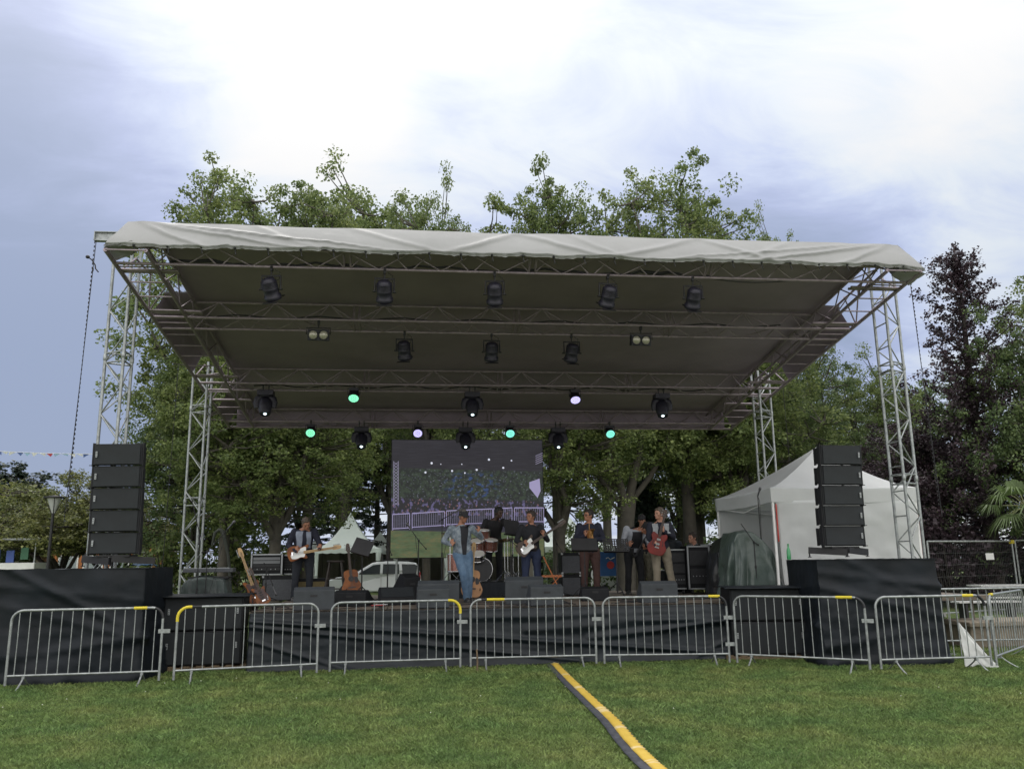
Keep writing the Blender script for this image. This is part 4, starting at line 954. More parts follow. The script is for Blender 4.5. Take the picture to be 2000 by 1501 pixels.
def drum(name, c, r, h, ax, shell, front, parent):
    m = MB(); m.lathe([(r,-h/2),(r,h/2)], c, ax, 28, sm=True); o = m.build(name, shell, parent)
    m = MB()
    for e in (-1, 1): m.lathe([(r+.004,e*h/2-.012),(r+.012,e*h/2-.012),(r+.012,e*h/2+.012),(r+.004,e*h/2+.012)], c, ax, 28, cap=False)
    for k in range(8):
        a = 2*math.pi*k/8; x, y, d = basis(ax); q = Vector(c)+x*(r+.012)*math.cos(a)+y*(r+.012)*math.sin(a); m.tube([q-d*h/2, q+d*h/2], .004, 5)
    m.build('hoop', M_CHROME, o); m = MB(); m.lathe([(r-.003,h/2+.002),(.0,h/2+.003)], c, ax, 28); m.build('drum_head', front, o)
drum('bass_drum', (0,-.05,.25), .24, .38, (0,-1,.05), M_CAB, M_BLACK, kt)
drum('tom', (-.05,.0,.74), .15, .24, (-.05,-.35,.9), M_MAROON, M_SKIN, kt); drum('tom', (.24,.0,.76), .14, .22, (.05,-.3,.92), M_MAROON, M_SKIN, kt)
drum('tom', (.10,.1,.98), .11, .2, (.05,-.25,.92), M_MAROON, M_SKIN, kt)
drum('snare_drum', (-.08,-.22,.53), .17, .12, (-.02,-.45,.9), M_CHROME, M_SKIN, kt); drum('floor_tom', (-.48,.25,.40), .19, .36, (0,0,1), M_MAROON, M_SKIN, kt)
for (x, y, h, tlt, r) in ((-.62,.1,.98,.2,.2),(.55,.2,.86,-.15,.22),(-.35,.4,1.1,.2,.18)):
    m = MB(); m.tube([(x,y,.03),(x,y,h)], .009, 6)
    for k in range(3): a = 2.1*k+.3; m.tube([(x,y,.22),(x+.24*math.cos(a),y+.24*math.sin(a),0)], .007, 5)
    o = m.build('cymbal_stand', M_CHROME, kt); m = MB(); m.lathe([(r,-.012),(r*.5,.0),(r*.2,.006),(r*.15,.02),(.0,.024)], (x,y,h+.01), (tlt,-.2,1), 26); m.build('cymbal', M_CYM, o)
m = MB(); 
for k in range(3):
    m.tube([(.62+.12*k,.25+.05*k,0),(.62+.12*k,.25+.05*k,.95-.06*k)], .008, 6)
    for q in range(3): a = 2.1*q+.3*k; m.tube([(.62+.12*k,.25+.05*k,.2),(.62+.12*k+.2*math.cos(a),.25+.05*k+.2*math.sin(a),0)], .006, 5)
m.build('hardware_stand', M_CHROME, kt)
# ------------------------------------------------------------ tarpaulin-covered gear
def draped(name, label, px, Y, zb, prof, D_, mat_, seed, cat, yaw=0):
    # prof: list of (x, height) across; D_: depth
    p = at(px, 1120, Y); W_ = prof[-1][0]-prof[0][0]
    def top(x):
        for (a, ha), (b, hb) in zip(prof, prof[1:]):
            if a <= x <= b: f = (x-a)/(b-a+1e-9); return ha+(hb-ha)*f
        return prof[-1][1]
    def f(u, v):
        a = 2*math.pi*u; ca, sa = math.cos(a), math.sin(a)
        # v 0 centre top -> 1 hem ; superellipse footprint
        e = .55; X_ = math.copysign(abs(ca)**e, ca); Y_ = math.copysign(abs(sa)**e, sa)
        k = min(1, v/.42); s = max(0, (v-.42)/.58)
        cx = (prof[0][0]+prof[-1][0])/2
        x = cx+X_*W_/2*k; y = Y_*D_/2*k
        fold = (.055*math.sin(a*9+seed+2*s)+.04*math.sin(a*17+seed*2+3*s))*s + .05*fbm(ca*2.2+seed, sa*2.2, s*1.6)*min(1,k*1.2)
        x += X_*(fold+.05*s); y += Y_*(fold+.05*s)
        h = top(max(prof[0][0], min(prof[-1][0], x)))
        z = h*(1-s)+.02*s + .03*fbm(x*3, y*3, seed)*(1-s) - .04*k*(1-s)
        return Vector((x, y, max(.01, z)))
    m = MB(); m.grid(f, 170, 46); return tag(m.build(name, mat_, loc=(p.x, Y, zb), rot=(0,0,rad(yaw)), solid=.004), label, cat)
M_GTARP = mat('dark_green_tarpaulin', (.040,.062,.050), .38, var=.35, vscale=2.5, bump=.5, bscale=9, spec=.6, col2=(.075,.10,.095))
M_BTARP = mat('black_tarpaulin', (.016,.018,.021), .42, var=.4, vscale=2.5, bump=.5, bscale=9, spec=.6)
draped('covered_equipment', 'tall equipment under a dark green tarpaulin in front of the white gazebo', 1463, 2.75, DZ, [(-.46,.95),(-.32,1.22),(-.05,1.24),(.12,1.10),(.34,.88),(.50,.45)], .8, M_GTARP, 1.0, 'covered equipment')
draped('covered_equipment', 'tall equipment under a black tarpaulin left of the green one', 1415, 3.7, DZ, [(-.22,.85),(-.05,1.10),(.15,1.18),(.35,1.15)], .8, M_BTARP, 4.0, 'covered equipment')
draped('covered_keyboard', 'table of equipment under a grey-green sheet on the far left of the stage', 405, 3.0, 0.0, [(-.40,1.30),(-.25,1.44),(.1,1.46),(.34,1.42),(.42,1.15)], .6, mat('grey_green_sheet', (.075,.10,.095), .5, var=.45, vscale=3, bump=.5, bscale=8, col2=(.02,.026,.026)), 7.0, 'covered keyboard')
p = at(410,1100,2.9); t = thing('keyboard', 'long slim keyboard lying on top of the grey-green sheet on the far left', 'keyboard', (p.x, 2.9, DZ+.60)); m = MB(); m.box((0,0,.035),(.86,.26,.07)); m.build('case', M_AMPG, t, bevel=.01)
m = MB(); m.box((-.02,-.04,.074),(.76,.12,.01)); m.build('keys', M_BADGE, t)
t = thing('portable_table', 'folding stand hidden under the grey-green sheet on the far left', 'stand', (p.x, 3.0, .01)); m = MB(); m.box((0,0,1.40),(.7,.4,.03))
for e in (-1,1): m.tube([(e*.3,0,0),(-e*.3,0,1.4)], .015, 6)
m.build('frame', M_BLKMET, t)
# microphones arch on the far left
m = MB(); q = [at(x, y, 4.6)-Vector((at(430,1120,4.6).x, 4.6, 0)) for x, y in ((414,1064),(420,1040),(428,1034),(434,1036),(440,1056),(446,1085),(449,1120),(450,1160))]; q.append(Vector((q[-1].x, 0, 0))); m.tube([(v.x,0,v.z) for v in q], [.02,.03,.035,.04,.035,.03,.03,.03,.03], 8)
tag(m.build('bent_pipe', mat('mossy_pipe', (.03,.035,.028), .8), loc=(at(430,1120,4.6).x, 4.6, 0)), 'dark hooked pipe arching behind the far left microphone stands', 'pipe')
# floor cables and small clutter
rc = random.Random(4); m = MB()
for (x0, x1, y0, y1, n_) in ((-4.2,-3.0,1.7,3.2,5),(-3.0,-1.3,1.6,3.0,6),(-.9,.6,1.25,2.3,14),(1.6,3.2,1.8,3.2,8),(3.0,4.0,1.7,2.6,3)):
    for k in range(n_):
        a = Vector((rc.uniform(x0,x1), rc.uniform(y0,y1), 0)); pts = []
        th = rc.uniform(0, 6.28)
        for i in range(22):
            pts.append((min(x1+.2,max(x0-.2,a.x)), min(y1+.2,max(DY0+.1,a.y)), DZ+.012)); th += rc.uniform(-.6,.6); a = a+Vector((math.cos(th), math.sin(th)*.6, 0))*.09
        m.tube(pts, .007, 5)
tag(m.build('stage_cables', M_RUBBER), 'tangle of black cables lying over the stage floor', 'cables', kind='stuff')
for i, (px, py, Y, c, lb) in enumerate(((745,1168,2.2,(.55,.55,.55),'pale sheet of paper on the stage floor left of the singer'),(738,1172,2.0,(.35,.03,.04),'small red cloth on the stage floor beside the pale paper'))):
    p = at(px, py, Y); m = MB(); m.grid(lambda u, v: Vector((-.11+.22*u, -.08+.16*v, .008+.02*(.5+.5*fbm(u*3, v*3, i)))), 10, 8)
    tag(m.build(('paper_sheet','red_cloth','effects_pedal')[i], mat('clutter_%d' % i, c, .7), loc=(p.x, Y, DZ+.004), solid=.006), lb, ('paper','cloth','pedal')[i])
# ------------------------------------------------------------ people
def remesh(o, vox, smooth=2):
    r = o.modifiers.new('remesh', 'REMESH'); r.mode = 'VOXEL'; r.voxel_size = vox; r.use_smooth_shade = True
    s = o.modifiers.new('smooth', 'SMOOTH'); s.factor = .5; s.iterations = smooth
    return o
def cap(m, pts, rs, flat=1.0, hint=None, n=12):
    m.tube(pts, rs, n, flat=flat, hint=hint)
    for p, r in ((pts[0], rs[0]), (pts[-1], rs[-1])): m.ell(p, (r*.98, r*.98*flat if flat < 1 else r*.98, r*.98), nu=10, nv=7)
def torso(m, P, Cc, N, xs, rp, rc, rn, dp, dc, dn):
    # stacked ellipses pelvis -> chest -> neck base
    xs = Vector(xs).normalized(); ks = []; P, Cc, N = Vector(P), Vector(Cc), Vector(N)
    W = (P+Cc)/2
    ks = [(P-(Cc-P)*.18, rp*.82, dp*.85), (P, rp, dp), (W, (rp+rc)/2*.90, (dp+dc)/2*.95), (Cc-(Cc-P)*.1, rc, dc), (Cc+(N-Cc)*.45, rc*.98, dc*.9), (Cc+(N-Cc)*.85, rc*.62, dn*1.1), (N, rn, dn)]
    vs = []; n = 18
    for i, (c, a, b) in enumerate(ks):
        d = (ks[min(i+1,6)][0]-ks[max(i-1,0)][0]).normalized(); x = (xs-d*xs.dot(d)).normalized(); y = d.cross(x)
        for k in range(n): t = 2*math.pi*k/n; vs.append(c+x*a*math.cos(t)+y*b*math.sin(t))
    fs = [(i*n+k, i*n+(k+1)%n, (i+1)*n+(k+1)%n, (i+1)*n+k) for i in range(6) for k in range(n)] + [tuple(range(n-1,-1,-1)), tuple(range(6*n,7*n))]
    m.add(vs, fs, 0, True)
def hand(m, w, d, nrm, side, curl=.5):
    w = Vector(w); d = Vector(d).normalized(); nrm = Vector(nrm); nrm = (nrm-d*nrm.dot(d)).normalized(); x = d.cross(nrm)*side
    A = Matrix(((x.x,nrm.x,d.x),(x.y,nrm.y,d.y),(x.z,nrm.z,d.z)))
    m.ell(w+d*.045, (.042,.016,.055), rot=A, nu=10, nv=7)
    for k, (off, ln) in enumerate(((-.030,.062),(-.010,.072),(.010,.068),(.030,.052))):
        p = w+d*.085+x*off; c1 = curl*1.1; d1 = (d*math.cos(c1)+nrm*math.sin(c1)); q = p+d1*ln*.55; c2 = c1+curl*1.4; d2 = d*math.cos(c2)+nrm*math.sin(c2); e = q+d2*ln*.5
        cap(m, [p, q, e], [.0095,.009,.0078], n=7)
    p = w+d*.02-x*.032; q = p+(d*.6-x*.6+nrm*.4)*.045; e = q+(d*.8+nrm*.5)*.03; cap(m, [p, q, e], [.012,.0105,.009], n=7)
SK = {'pale': (.42,.22,.15), 'tan': (.32,.15,.09), 'dark': (.055,.028,.02)}
def person(label, base, yaw, J, skin='pale', top=(.02,.02,.03), legs=(.02,.02,.03), hair=(.05,.03,.02), shoes=(.02,.02,.02), face=(0,-1,0), topmat=None, legmat=None, sleeves='long', hairlen=.0, hat=None, panel=None, hands=((0,-.4),(0,-.4)), glasses=False, bulk=1.0, group='musicians on the stage', extra=None, headtilt=(0,0,1)):
    t = thing('person', label, 'person', base, yaw, group)
    ms = mat('skin_'+skin, SK[skin], .55, var=.08, vscale=30)
    j = {k: Vector(v) for k, v in J.items() if isinstance(v, tuple)}
    H = j['head']; N = j['neck']; Cc = j['chest']; P = j['pelvis']; xs = (j['sr']-j['sl']).normalized() if 'sr' in j else Vector((1,0,0))
    fd = Vector(face).normalized(); up = Vector(headtilt).normalized(); up = (up-fd*up.dot(fd)).normalized(); rt = up.cross(fd)*-1
    A = Matrix(((rt.x,fd.x,up.x),(rt.y,fd.y,up.y),(rt.z,fd.z,up.z)))
    def hp(x, y, z): return H + A @ Vector((x, y, z))
    m = MB(); b = bulk
    m.ell(H+up*.025, (.074,.093,.098), rot=A, nu=16, nv=12); m.ell(hp(0,.03,-.05), (.054,.066,.068), rot=A, nu=14, nv=9)
    m.ell(hp(0,.083,-.078), (.024,.022,.022), rot=A); m.ell(hp(0,.093,-.018), (.014,.022,.022), rot=A); cap(m, [hp(0,.088,.02), hp(0,.108,-.018)], [.009,.014], n=7)
    m.ell(hp(0,.084,.030), (.05,.016,.012), rot=A); m.ell(hp(0,.090,-.052), (.024,.012,.008), rot=A); m.ell(hp(0,.088,-.062), (.02,.012,.007), rot=A)
    for e in (-1, 1): m.ell(hp(e*.075,-.005,-.012), (.010,.020,.032), rot=A); m.ell(hp(e*.044,.062,-.018), (.022,.02,.02), rot=A)
    cap(m, [N-(H-N)*.15, hp(0,-.018,-.075)], [.060,.054])
    torso(m, P, Cc, N, xs, .155*b, .170*b, .062, .105*b, .115*b, .06)
    for s, sh, el, wr in (('r','sr','er','wr'),('l','sl','el','wl')):
        cap(m, [j[sh], (j[sh]+j[el])/2, j[el]], [.052*b,.047*b,.040]); cap(m, [j[el], j[el]*.6+j[wr]*.4, j[wr]], [.040,.039,.026])
        nrm, cu = hands[0 if s == 'r' else 1] if False else (J.get('n'+s, (0,1,-.2)), J.get('c'+s, .6))
        hd = J.get('h'+s); dirv = Vector(hd) if hd else (j[wr]-j[el]); hand(m, j[wr], dirv, nrm, 1 if s == 'r' else -1, cu)
    for s, hi, kn, an in (('r','hr','kr','ar'),('l','hl','kl','al')):
        cap(m, [j[hi], (j[hi]+j[kn])/2, j[kn]], [.085*b,.072*b,.052]); cap(m, [j[kn], j[kn]*.65+j[an]*.35, j[an]], [.052,.050,.036]); 
        td = Vector(J.get('t'+s, (0,-1,0))).normalized(); cap(m, [j[an]-Vector((0,0,.03)), j[an]+td*.09-Vector((0,0,.05)), j[an]+td*.17-Vector((0,0,.062))], [.035,.032,.022], n=8)
    remesh(m.build('body', ms, t), .0115, 1)
    # clothes
    tm = topmat or mat('cloth_%.3f_%.3f_%.3f' % top, top, .85, var=.18, vscale=7, bump=.35, bscale=16, bstretch=(1,1,.5)); m = MB()
    torso(m, P+Vector((0,0,.0)), Cc, N-(N-Cc)*.10, xs, .180*b, .192*b, .082, .130*b, .138*b, .075)
    m.ell(P-(Cc-P)*.12, (.178*b,.125*b,.09), rot=basis_rot(xs, (Cc-P)))
    for sh, el, wr in (('sr','er','wr'),('sl','el','wl')):
        cap(m, [j[sh], (j[sh]+j[el])/2, j[el]], [.071*b,.062*b,.054]); 
        if sleeves == 'long': cap(m, [j[el], j[el]*.5+j[wr]*.5, j[wr]*.93+j[el]*.07], [.054,.050,.040])
        elif sleeves == 'mid': cap(m, [j[el], j[el]*.6+j[wr]*.4], [.054,.050])
    # collar
    cap(m, [N-(H-N)*.06-xs*.045, N+fd*.05-(H-N)*.05, N-(H-N)*.06+xs*.045], [.03,.03,.03], n=8)
    o = remesh(m.build('jacket' if panel or topmat else 'top', tm, t), .013, 2)
    wr_tex(o, .010)
    if panel:
        for (c, sx, sz, colr) in panel:
            m = MB(); cc = Vector(c); k_ = sx if isinstance(sx, tuple) else (sx, sx)
            def pf(u, v, cc=cc, k_=k_, sz=sz):
                w_ = k_[0]+(k_[1]-k_[0])*v; e = .004*math.sin(v*9+cc.x*30)
                return Vector((cc.x+(u-.5)*w_+e, cc.y-.5, cc.z+(v-.5)*sz))
            m.grid(pf, 14, 24); q = m.build('shirt_panel', mat('panel_%.3f_%.3f' % (colr[0], colr[2]), colr, .8, var=.15, vscale=9), o)
            w = q.modifiers.new('wrap', 'SHRINKWRAP'); w.target = o; w.wrap_method = 'PROJECT'; w.use_project_y = True; w.use_positive_direction = True; w.use_negative_direction = False; w.offset = .005; w.wrap_mode = 'ABOVE_SURFACE'
    lm = legmat or mat('cloth_%.3f_%.3f_%.3f' % legs, legs, .85, var=.18, vscale=7, bump=.35, bscale=16, bstretch=(1,1,.5)); m = MB()
    m.ell(P-Vector((0,0,.03)), (.172*b,.125*b,.12), rot=basis_rot(xs, (0,0,1)), nu=16, nv=10)
    for hi, kn, an in (('hr','kr','ar'),('hl','kl','al')):
        cap(m, [j[hi], (j[hi]+j[kn])/2, j[kn]], [.108*b,.093*b,.074]); cap(m, [j[kn], (j[kn]+j[an])/2, j[an]-Vector((0,0,.02))], [.074,.070,.064])
    o2 = remesh(m.build('trousers', lm, t), .013, 2); wr_tex(o2, .012)
    for s, an in (('r','ar'),('l','al')):
        td = Vector(J.get('t'+s, (0,-1,0))).normalized(); a = j[an]; z = a.z-.06
        m = MB(); cap(m, [a-td*.04-Vector((0,0,.035)), a+td*.07-Vector((0,0,.045)), a+td*.165-Vector((0,0,.055))], [.044,.046,.034], n=10); m.box((a+td*.06-Vector((0,0,.082))), (.08,.27,.018), rot=Matrix.Rotation(math.atan2(td.x, -td.y), 3, 'Z'))
        remesh(m.build('shoe', mat('shoe_%.2f' % shoes[0], shoes, .5), t), .010, 1)
    if hat:
        m = MB(); m.ell(hp(0,-.008,.055), (.088,.105,.075), rot=A, nu=18, nv=10); m.ell(hp(0,.10,.035), (.075,.075,.012), rot=A, nu=16, nv=6); m.ell(hp(0,-.02,.02), (.086,.090,.035), rot=A); remesh(m.build('cap', mat('cap_cloth', hat, .85), t), .009, 1)
    hm = mat('hair_%.3f' % hair[0], hair, .65, var=.35, vscale=40, bump=.6, bscale=60, bstretch=(1,1,.3))
    m = MB(); rh = random.Random(int(base[0]*100)+7)
    m.ell(hp(0,-.018,.040), (.083,.098,.094), rot=A, nu=16, nv=10); m.ell(hp(0,-.055,-.01), (.070,.055,.065+hairlen), rot=A, nu=14, nv=9)
    for e in (-1, 1): m.ell(hp(e*.068,.0,.015), (.014,.035,.04), rot=A)
    for k in range(26):
        a, bb = rh.uniform(-3.14, 3.14), rh.uniform(.1, 1.3)
        q = hp(.08*math.cos(a)*math.sin(bb), -.02+.095*math.sin(a)*math.sin(bb), .04+.09*math.cos(bb))
        m.ell(q, (.018,.020,.015), nu=6, nv=5)
    if not hat: m.ell(hp(0,.055,.092), (.055,.035,.028), rot=A)
    remesh(m.build('hair', hm, t), .009, 1)
    for e in (-1, 1):
        m = MB(); m.ell(hp(e*.031,.084,.006), (.012,.006,.007), rot=A, nu=8, nv=6); m.build('eye', mat('eye_dark', (.02,.014,.012), .3), t)
        m = MB(); cap(m, [hp(e*.018,.094,.026), hp(e*.046,.084,.026)], [.0045,.0035], n=6); m.build('eyebrow', hm, t)
    m = MB(); cap(m, [hp(-.02,.096,-.056), hp(0,.102,-.056), hp(.02,.096,-.056)], [.004,.005,.004], n=6); m.build('mouth', mat('lips', (.22,.07,.06), .5), t)
    if glasses:
        m = MB()
        for e in (-1, 1): m.tube([hp(e*.032+.022*math.cos(a*.628), .098, .006+.018*math.sin(a*.628)) for a in range(11)], .003, 5); m.tube([hp(e*.054,.098,.01), hp(e*.078,.0,.01)], .003, 5)
        m.build('glasses', M_BLACK, t)
    return t
def basis_rot(x, z):
    z = Vector(z).normalized(); x = Vector(x); x = (x-z*x.dot(z)).normalized(); y = z.cross(x); return Matrix(((x.x,y.x,z.x),(x.y,y.y,z.y),(x.z,y.z,z.z)))
_TX = None
def wr_tex(o, s):
    global _TX
    if _TX is None: _TX = bpy.data.textures.new('folds', 'CLOUDS'); _TX.noise_scale = .09; _TX.noise_depth = 2
    d = o.modifiers.new('folds', 'DISPLACE'); d.texture = _TX; d.strength = s*1.9; d.mid_level = .5; d.texture_coords = 'LOCAL'
def stand(x=0, lean=0, w=.17, hipz=.93, **k):
    J = dict(pelvis=(x,0,hipz), chest=(x,lean*.6,hipz+.33), neck=(x,lean,hipz+.53), head=(x,lean*1.15-.02,hipz+.67),
             sr=(x-.19,lean*.9,hipz+.46), sl=(x+.19,lean*.9,hipz+.46), hr=(x-.10,0,hipz-.03), hl=(x+.10,0,hipz-.03), kr=(x-.12,-.03,.50), kl=(x+.12,-.03,.50), ar=(x-.13,.02,.09), al=(x+.13,.02,.09))
    J.update(k); return J
def bp(px, Y): return (at(px, 1120, Y).x, Y, DZ)
DEN = mat('denim_jacket', (.085,.115,.15), .9, var=.35, vscale=16, col2=(.27,.31,.35), bump=.4, bscale=22)
JEA = mat('faded_jeans', (.055,.105,.18), .9, var=.3, vscale=5, col2=(.13,.20,.29), bump=.4, bscale=22)
# 1 electric guitarist, leaning over his guitar
B = bp(592, 4.6)
person('person in a navy and grey jacket bending over a sunburst electric guitar', B, 0,
  dict(pelvis=(-.02,.05,.92), chest=(-.02,-.02,1.22), neck=(.02,-.10,1.42), head=(.045,-.19,1.50), sr=(-.19,-.06,1.36), sl=(.19,-.06,1.36), er=(-.30,-.10,1.08), wr=(-.10,-.26,.955), el=(.32,-.12,1.10), wl=(.34,-.34,1.00),
       nr=(.3,.5,-.8), cr=.6, hr_=0, nl=(.1,.4,.8), cl=.9, hr=(-.11,.05,.90), hl=(.10,.05,.90), kr=(-.14,.0,.50), kl=(.13,0,.50), ar=(-.17,.04,.09), al=(.12,.06,.09)),
  skin='tan', top=(.012,.014,.028), legs=(.012,.015,.022), hair=(.085,.065,.05), shoes=(.06,.06,.06), face=(.35,-.80,-.5), headtilt=(0,-.4,.9), panel=[((-.08,0,1.19),(.09,.15),.34,(.23,.26,.33)),((.10,0,1.19),(.06,.10),.32,(.23,.26,.33))], bulk=1.04)
guitar('sunburst electric guitar with a white pickguard held by the guitarist in the navy jacket', 'electric', M_SUNB, M_NECKL, (B[0]-.07, B[1]-.26, DZ+.93), (1,-.04,.14), (0,-1,.15), neck_len=.50)
# 2 singer
B = bp(903, 2.9)
person('person in a blue-grey denim jacket, black shirt, jeans and dark cap dancing', B, 0,
  dict(pelvis=(.0,.0,.93), chest=(-.02,-.02,1.25), neck=(-.02,-.03,1.46), head=(.015,-.08,1.60), sr=(-.20,-.02,1.38), sl=(.18,-.02,1.38), er=(-.36,.02,1.14), wr=(-.20,-.20,1.06), el=(.36,-.02,1.20), wl=(.30,-.18,1.30),
       nr=(.2,.6,-.4), cr=.8, nl=(-.3,.3,.2), cl=.7, hl_=0, hr=(-.08,0,.90), hl=(.10,0,.90), kr=(.02,-.14,.50), kl=(.13,-.02,.50), ar=(.08,-.02,.09), al=(.13,.10,.09), tr=(.2,-1,0), tl=(.4,-1,0)),
  skin='tan', topmat=DEN, legmat=JEA, hair=(.10,.09,.08), shoes=(.03,.03,.03), face=(.45,-.85,-.35), headtilt=(.1,-.3,.95), hat=(.018,.018,.02), panel=[((.03,0,1.15),(.07,.16),.54,(.012,.013,.018))])
COL.objects['person.001'].scale = (.97,.97,.965)
# 3 percussionist
B = (at(965,1120,5.75).x, 5.75, DZ+RZH)
person('person in black clothing standing at the drums, leaning forward with hands raised', B, 0,
  dict(pelvis=(.0,.05,.86), chest=(-.01,-.08,1.14), neck=(.04,-.20,1.33), head=(.09,-.28,1.45), sr=(-.18,-.14,1.27), sl=(.20,-.14,1.27), er=(-.30,-.2,1.02), wr=(-.20,-.42,.98), el=(.34,-.28,1.06), wl=(.33,-.46,1.20),
       nr=(0,.3,-1), cr=.8, nl=(-.5,.2,-.6), cl=.7, hr=(-.10,.05,.84), hl=(.10,.05,.84), kr=(-.12,-.02,.46), kl=(.12,-.02,.46), ar=(-.12,.05,.09), al=(.12,.05,.09)),
  skin='dark', top=(.010,.010,.012), legs=(.010,.011,.014), hair=(.010,.009,.009), face=(.55,-.75,-.25))
for e, (x, z) in enumerate(((-.16,.97),(.30,1.22))):
    m = MB(); m.tube([(B[0]+x, B[1]-.44, DZ+RZH+z), (B[0]+x+.05-.02*e, B[1]-.72, DZ+RZH+z-.18)], .008, 6); tag(m.build('drumstick', M_NECKL), f'wooden drumstick in the drummer\'s {("right","left")[e]} hand', 'drumstick', 'drumsticks')
# 4 bassist
B = bp(1038, 4.3)
person('person in a dark sweater and blue jeans playing a white-fronted bass guitar', B, 0,
  dict(stand(0, -.03), er=(-.30,-.04,1.12), wr=(-.13,-.24,1.02), el=(.33,-.06,1.13), wl=(.22,-.26,1.22), nr=(.2,.5,-.7), cr=.7, nl=(-.3,.4,.4), cl=1.0),
  skin='tan', top=(.012,.013,.018), legs=(.018,.028,.065), hair=(.03,.02,.015), face=(-.75,-.65,-.05), bulk=1.0)
guitar('dark bass guitar with a white pickguard, its neck raised to the right', 'electric', M_NECKD, M_NECKD, (B[0]-.11, B[1]-.24, DZ+1.0), (.86,-.06,.55), (0,-1,.1), neck_len=.58, sc_=1.02)
# 5 horn player
B = bp(1153, 4.0)
person('person in a navy sweater with an orange print and brown trousers holding a golden horn', B, 0,
  dict(stand(0, .0), er=(-.28,-.06,1.14), wr=(-.13,-.26,1.20), el=(.27,-.08,1.12), wl=(.0,-.29,1.12), nr=(.6,.3,0), cr=1.0, nl=(-.6,.3,.2), cl=1.0),
  skin='tan', top=(.012,.014,.030), legs=(.060,.030,.026), hair=(.02,.015,.012), face=(-.92,-.38,.0), glasses=True, bulk=1.06, panel=[((-.02,0,1.20),(.08,.12),.20,(.30,.12,.03))])
m = MB(); q = Vector((B[0]-.06, B[1]-.33, DZ+1.20)); m.tube([q+Vector((0,0,.22)), q+Vector((0,0,-.12)), q+Vector((.03,0,-.16)), q+Vector((.06,0,-.12)), q+Vector((.06,0,.02))], [.008,.010,.011,.012,.014], 8); m.lathe([(.014,0),(.022,.06),(.055,.10)], q+Vector((.06,0,.02)), (0,-.3,1), 16)
for k in range(3): m.tube([q+Vector((.03,-.01,-.06+k*.04)), q+Vector((.03,-.01,.0+k*.04))], .011, 8)
tag(m.build('brass_horn', mat('brass', (.36,.20,.07), .35, .8)), 'small golden brass horn held upright by the person in brown trousers', 'horn')
# 6 bending player
B = bp(1240, 4.9)
person('person in a white-sleeved shirt, dark vest and cap bending forward behind the perforated music stand', B, 0,
  dict(pelvis=(-.02,.05,.92), chest=(.0,-.08,1.18), neck=(.10,-.22,1.33), head=(.20,-.30,1.36), sr=(-.17,-.12,1.36), sl=(.22,-.14,1.24), er=(-.27,-.18,1.10), wr=(-.16,-.36,1.00), el=(.30,-.22,1.00), wl=(.12,-.38,.94),
       nr=(.5,.3,-.3), cr=.9, nl=(-.5,.3,.3), cl=.9, hr=(-.11,.05,.90), hl=(.10,.05,.90), kr=(-.13,0,.50), kl=(.13,0,.50), ar=(-.15,.05,.09), al=(.15,.05,.09)),
  skin='tan', top=(.30,.32,.36), legs=(.010,.011,.014), hair=(.02,.015,.012), sleeves='mid', face=(.15,-.7,-.7), headtilt=(.3,-.6,.6), hat=(.014,.014,.016), panel=[((.03,0,1.12),(.26,.20),.34,(.012,.012,.016))])
m = MB(); q = Vector((B[0]+.02, B[1]-.42, DZ+.95)); m.tube([q+Vector((.16,0,.26)), q+Vector((.05,0,.10)), q+Vector((-.08,0,-.14)), q+Vector((-.13,0,-.18)), q+Vector((-.17,0,-.10)), q+Vector((-.18,-.02,.0))], [.010,.016,.024,.030,.034,.055], 10)
tag(m.build('saxophone', M_BLACK), 'dark saxophone held low by the bending player', 'saxophone')
# 7 red guitar player
B = bp(1292, 3.6)
person('person in a navy jacket with pale shoulders and beige trousers holding a red guitar', B, 0,
  dict(stand(0, -.02), er=(-.25,-.08,1.13), wr=(-.17,-.28,.98), el=(.26,-.08,1.14), wl=(-.01,-.30,1.26), nr=(.3,.5,-.3), cr=.8, nl=(-.4,.4,.1), cl=1.0, kr=(-.10,-.04,.50), kl=(.16,-.02,.50), ar=(-.10,.0,.09), al=(.24,.02,.09)),
  skin='pale', top=(.012,.014,.026), legs=(.20,.175,.13), hair=(.085,.05,.03), shoes=(.12,.11,.09), face=(-.90,-.42,-.05), panel=[((-.11,0,1.31),(.08,.12),.20,(.30,.32,.34)),((.12,0,1.31),(.08,.12),.20,(.30,.32,.34))], hairlen=.01)
guitar('cherry red semi-hollow guitar held steeply upright by the person in beige trousers', 'semi', M_CHERRY, M_NECKD, (B[0]-.13, B[1]-.30, DZ+1.03), (.28,-.10,1), (-.2,-1,.0), neck_len=.34, sc_=.98)
# 8 person behind in camouflage trousers
B = bp(1258, 5.5)
person('person in a dark top and camouflage trousers standing behind the bending player', B, 0,
  dict(stand(0, .02, hipz=.90), er=(-.22,-.05,1.10), wr=(-.15,-.25,1.05), el=(.28,-.02,1.08), wl=(.20,-.22,1.02), nr=(.3,.5,0), nl=(-.3,.5,0)),
  skin='tan', top=(.012,.013,.018), legmat=mat('camouflage', (.09,.085,.06), .9, vscale=14, col2=(.20,.19,.14)), hair=(.02,.015,.012), hat=(.03,.03,.034), face=(-.3,-.9,-.2))
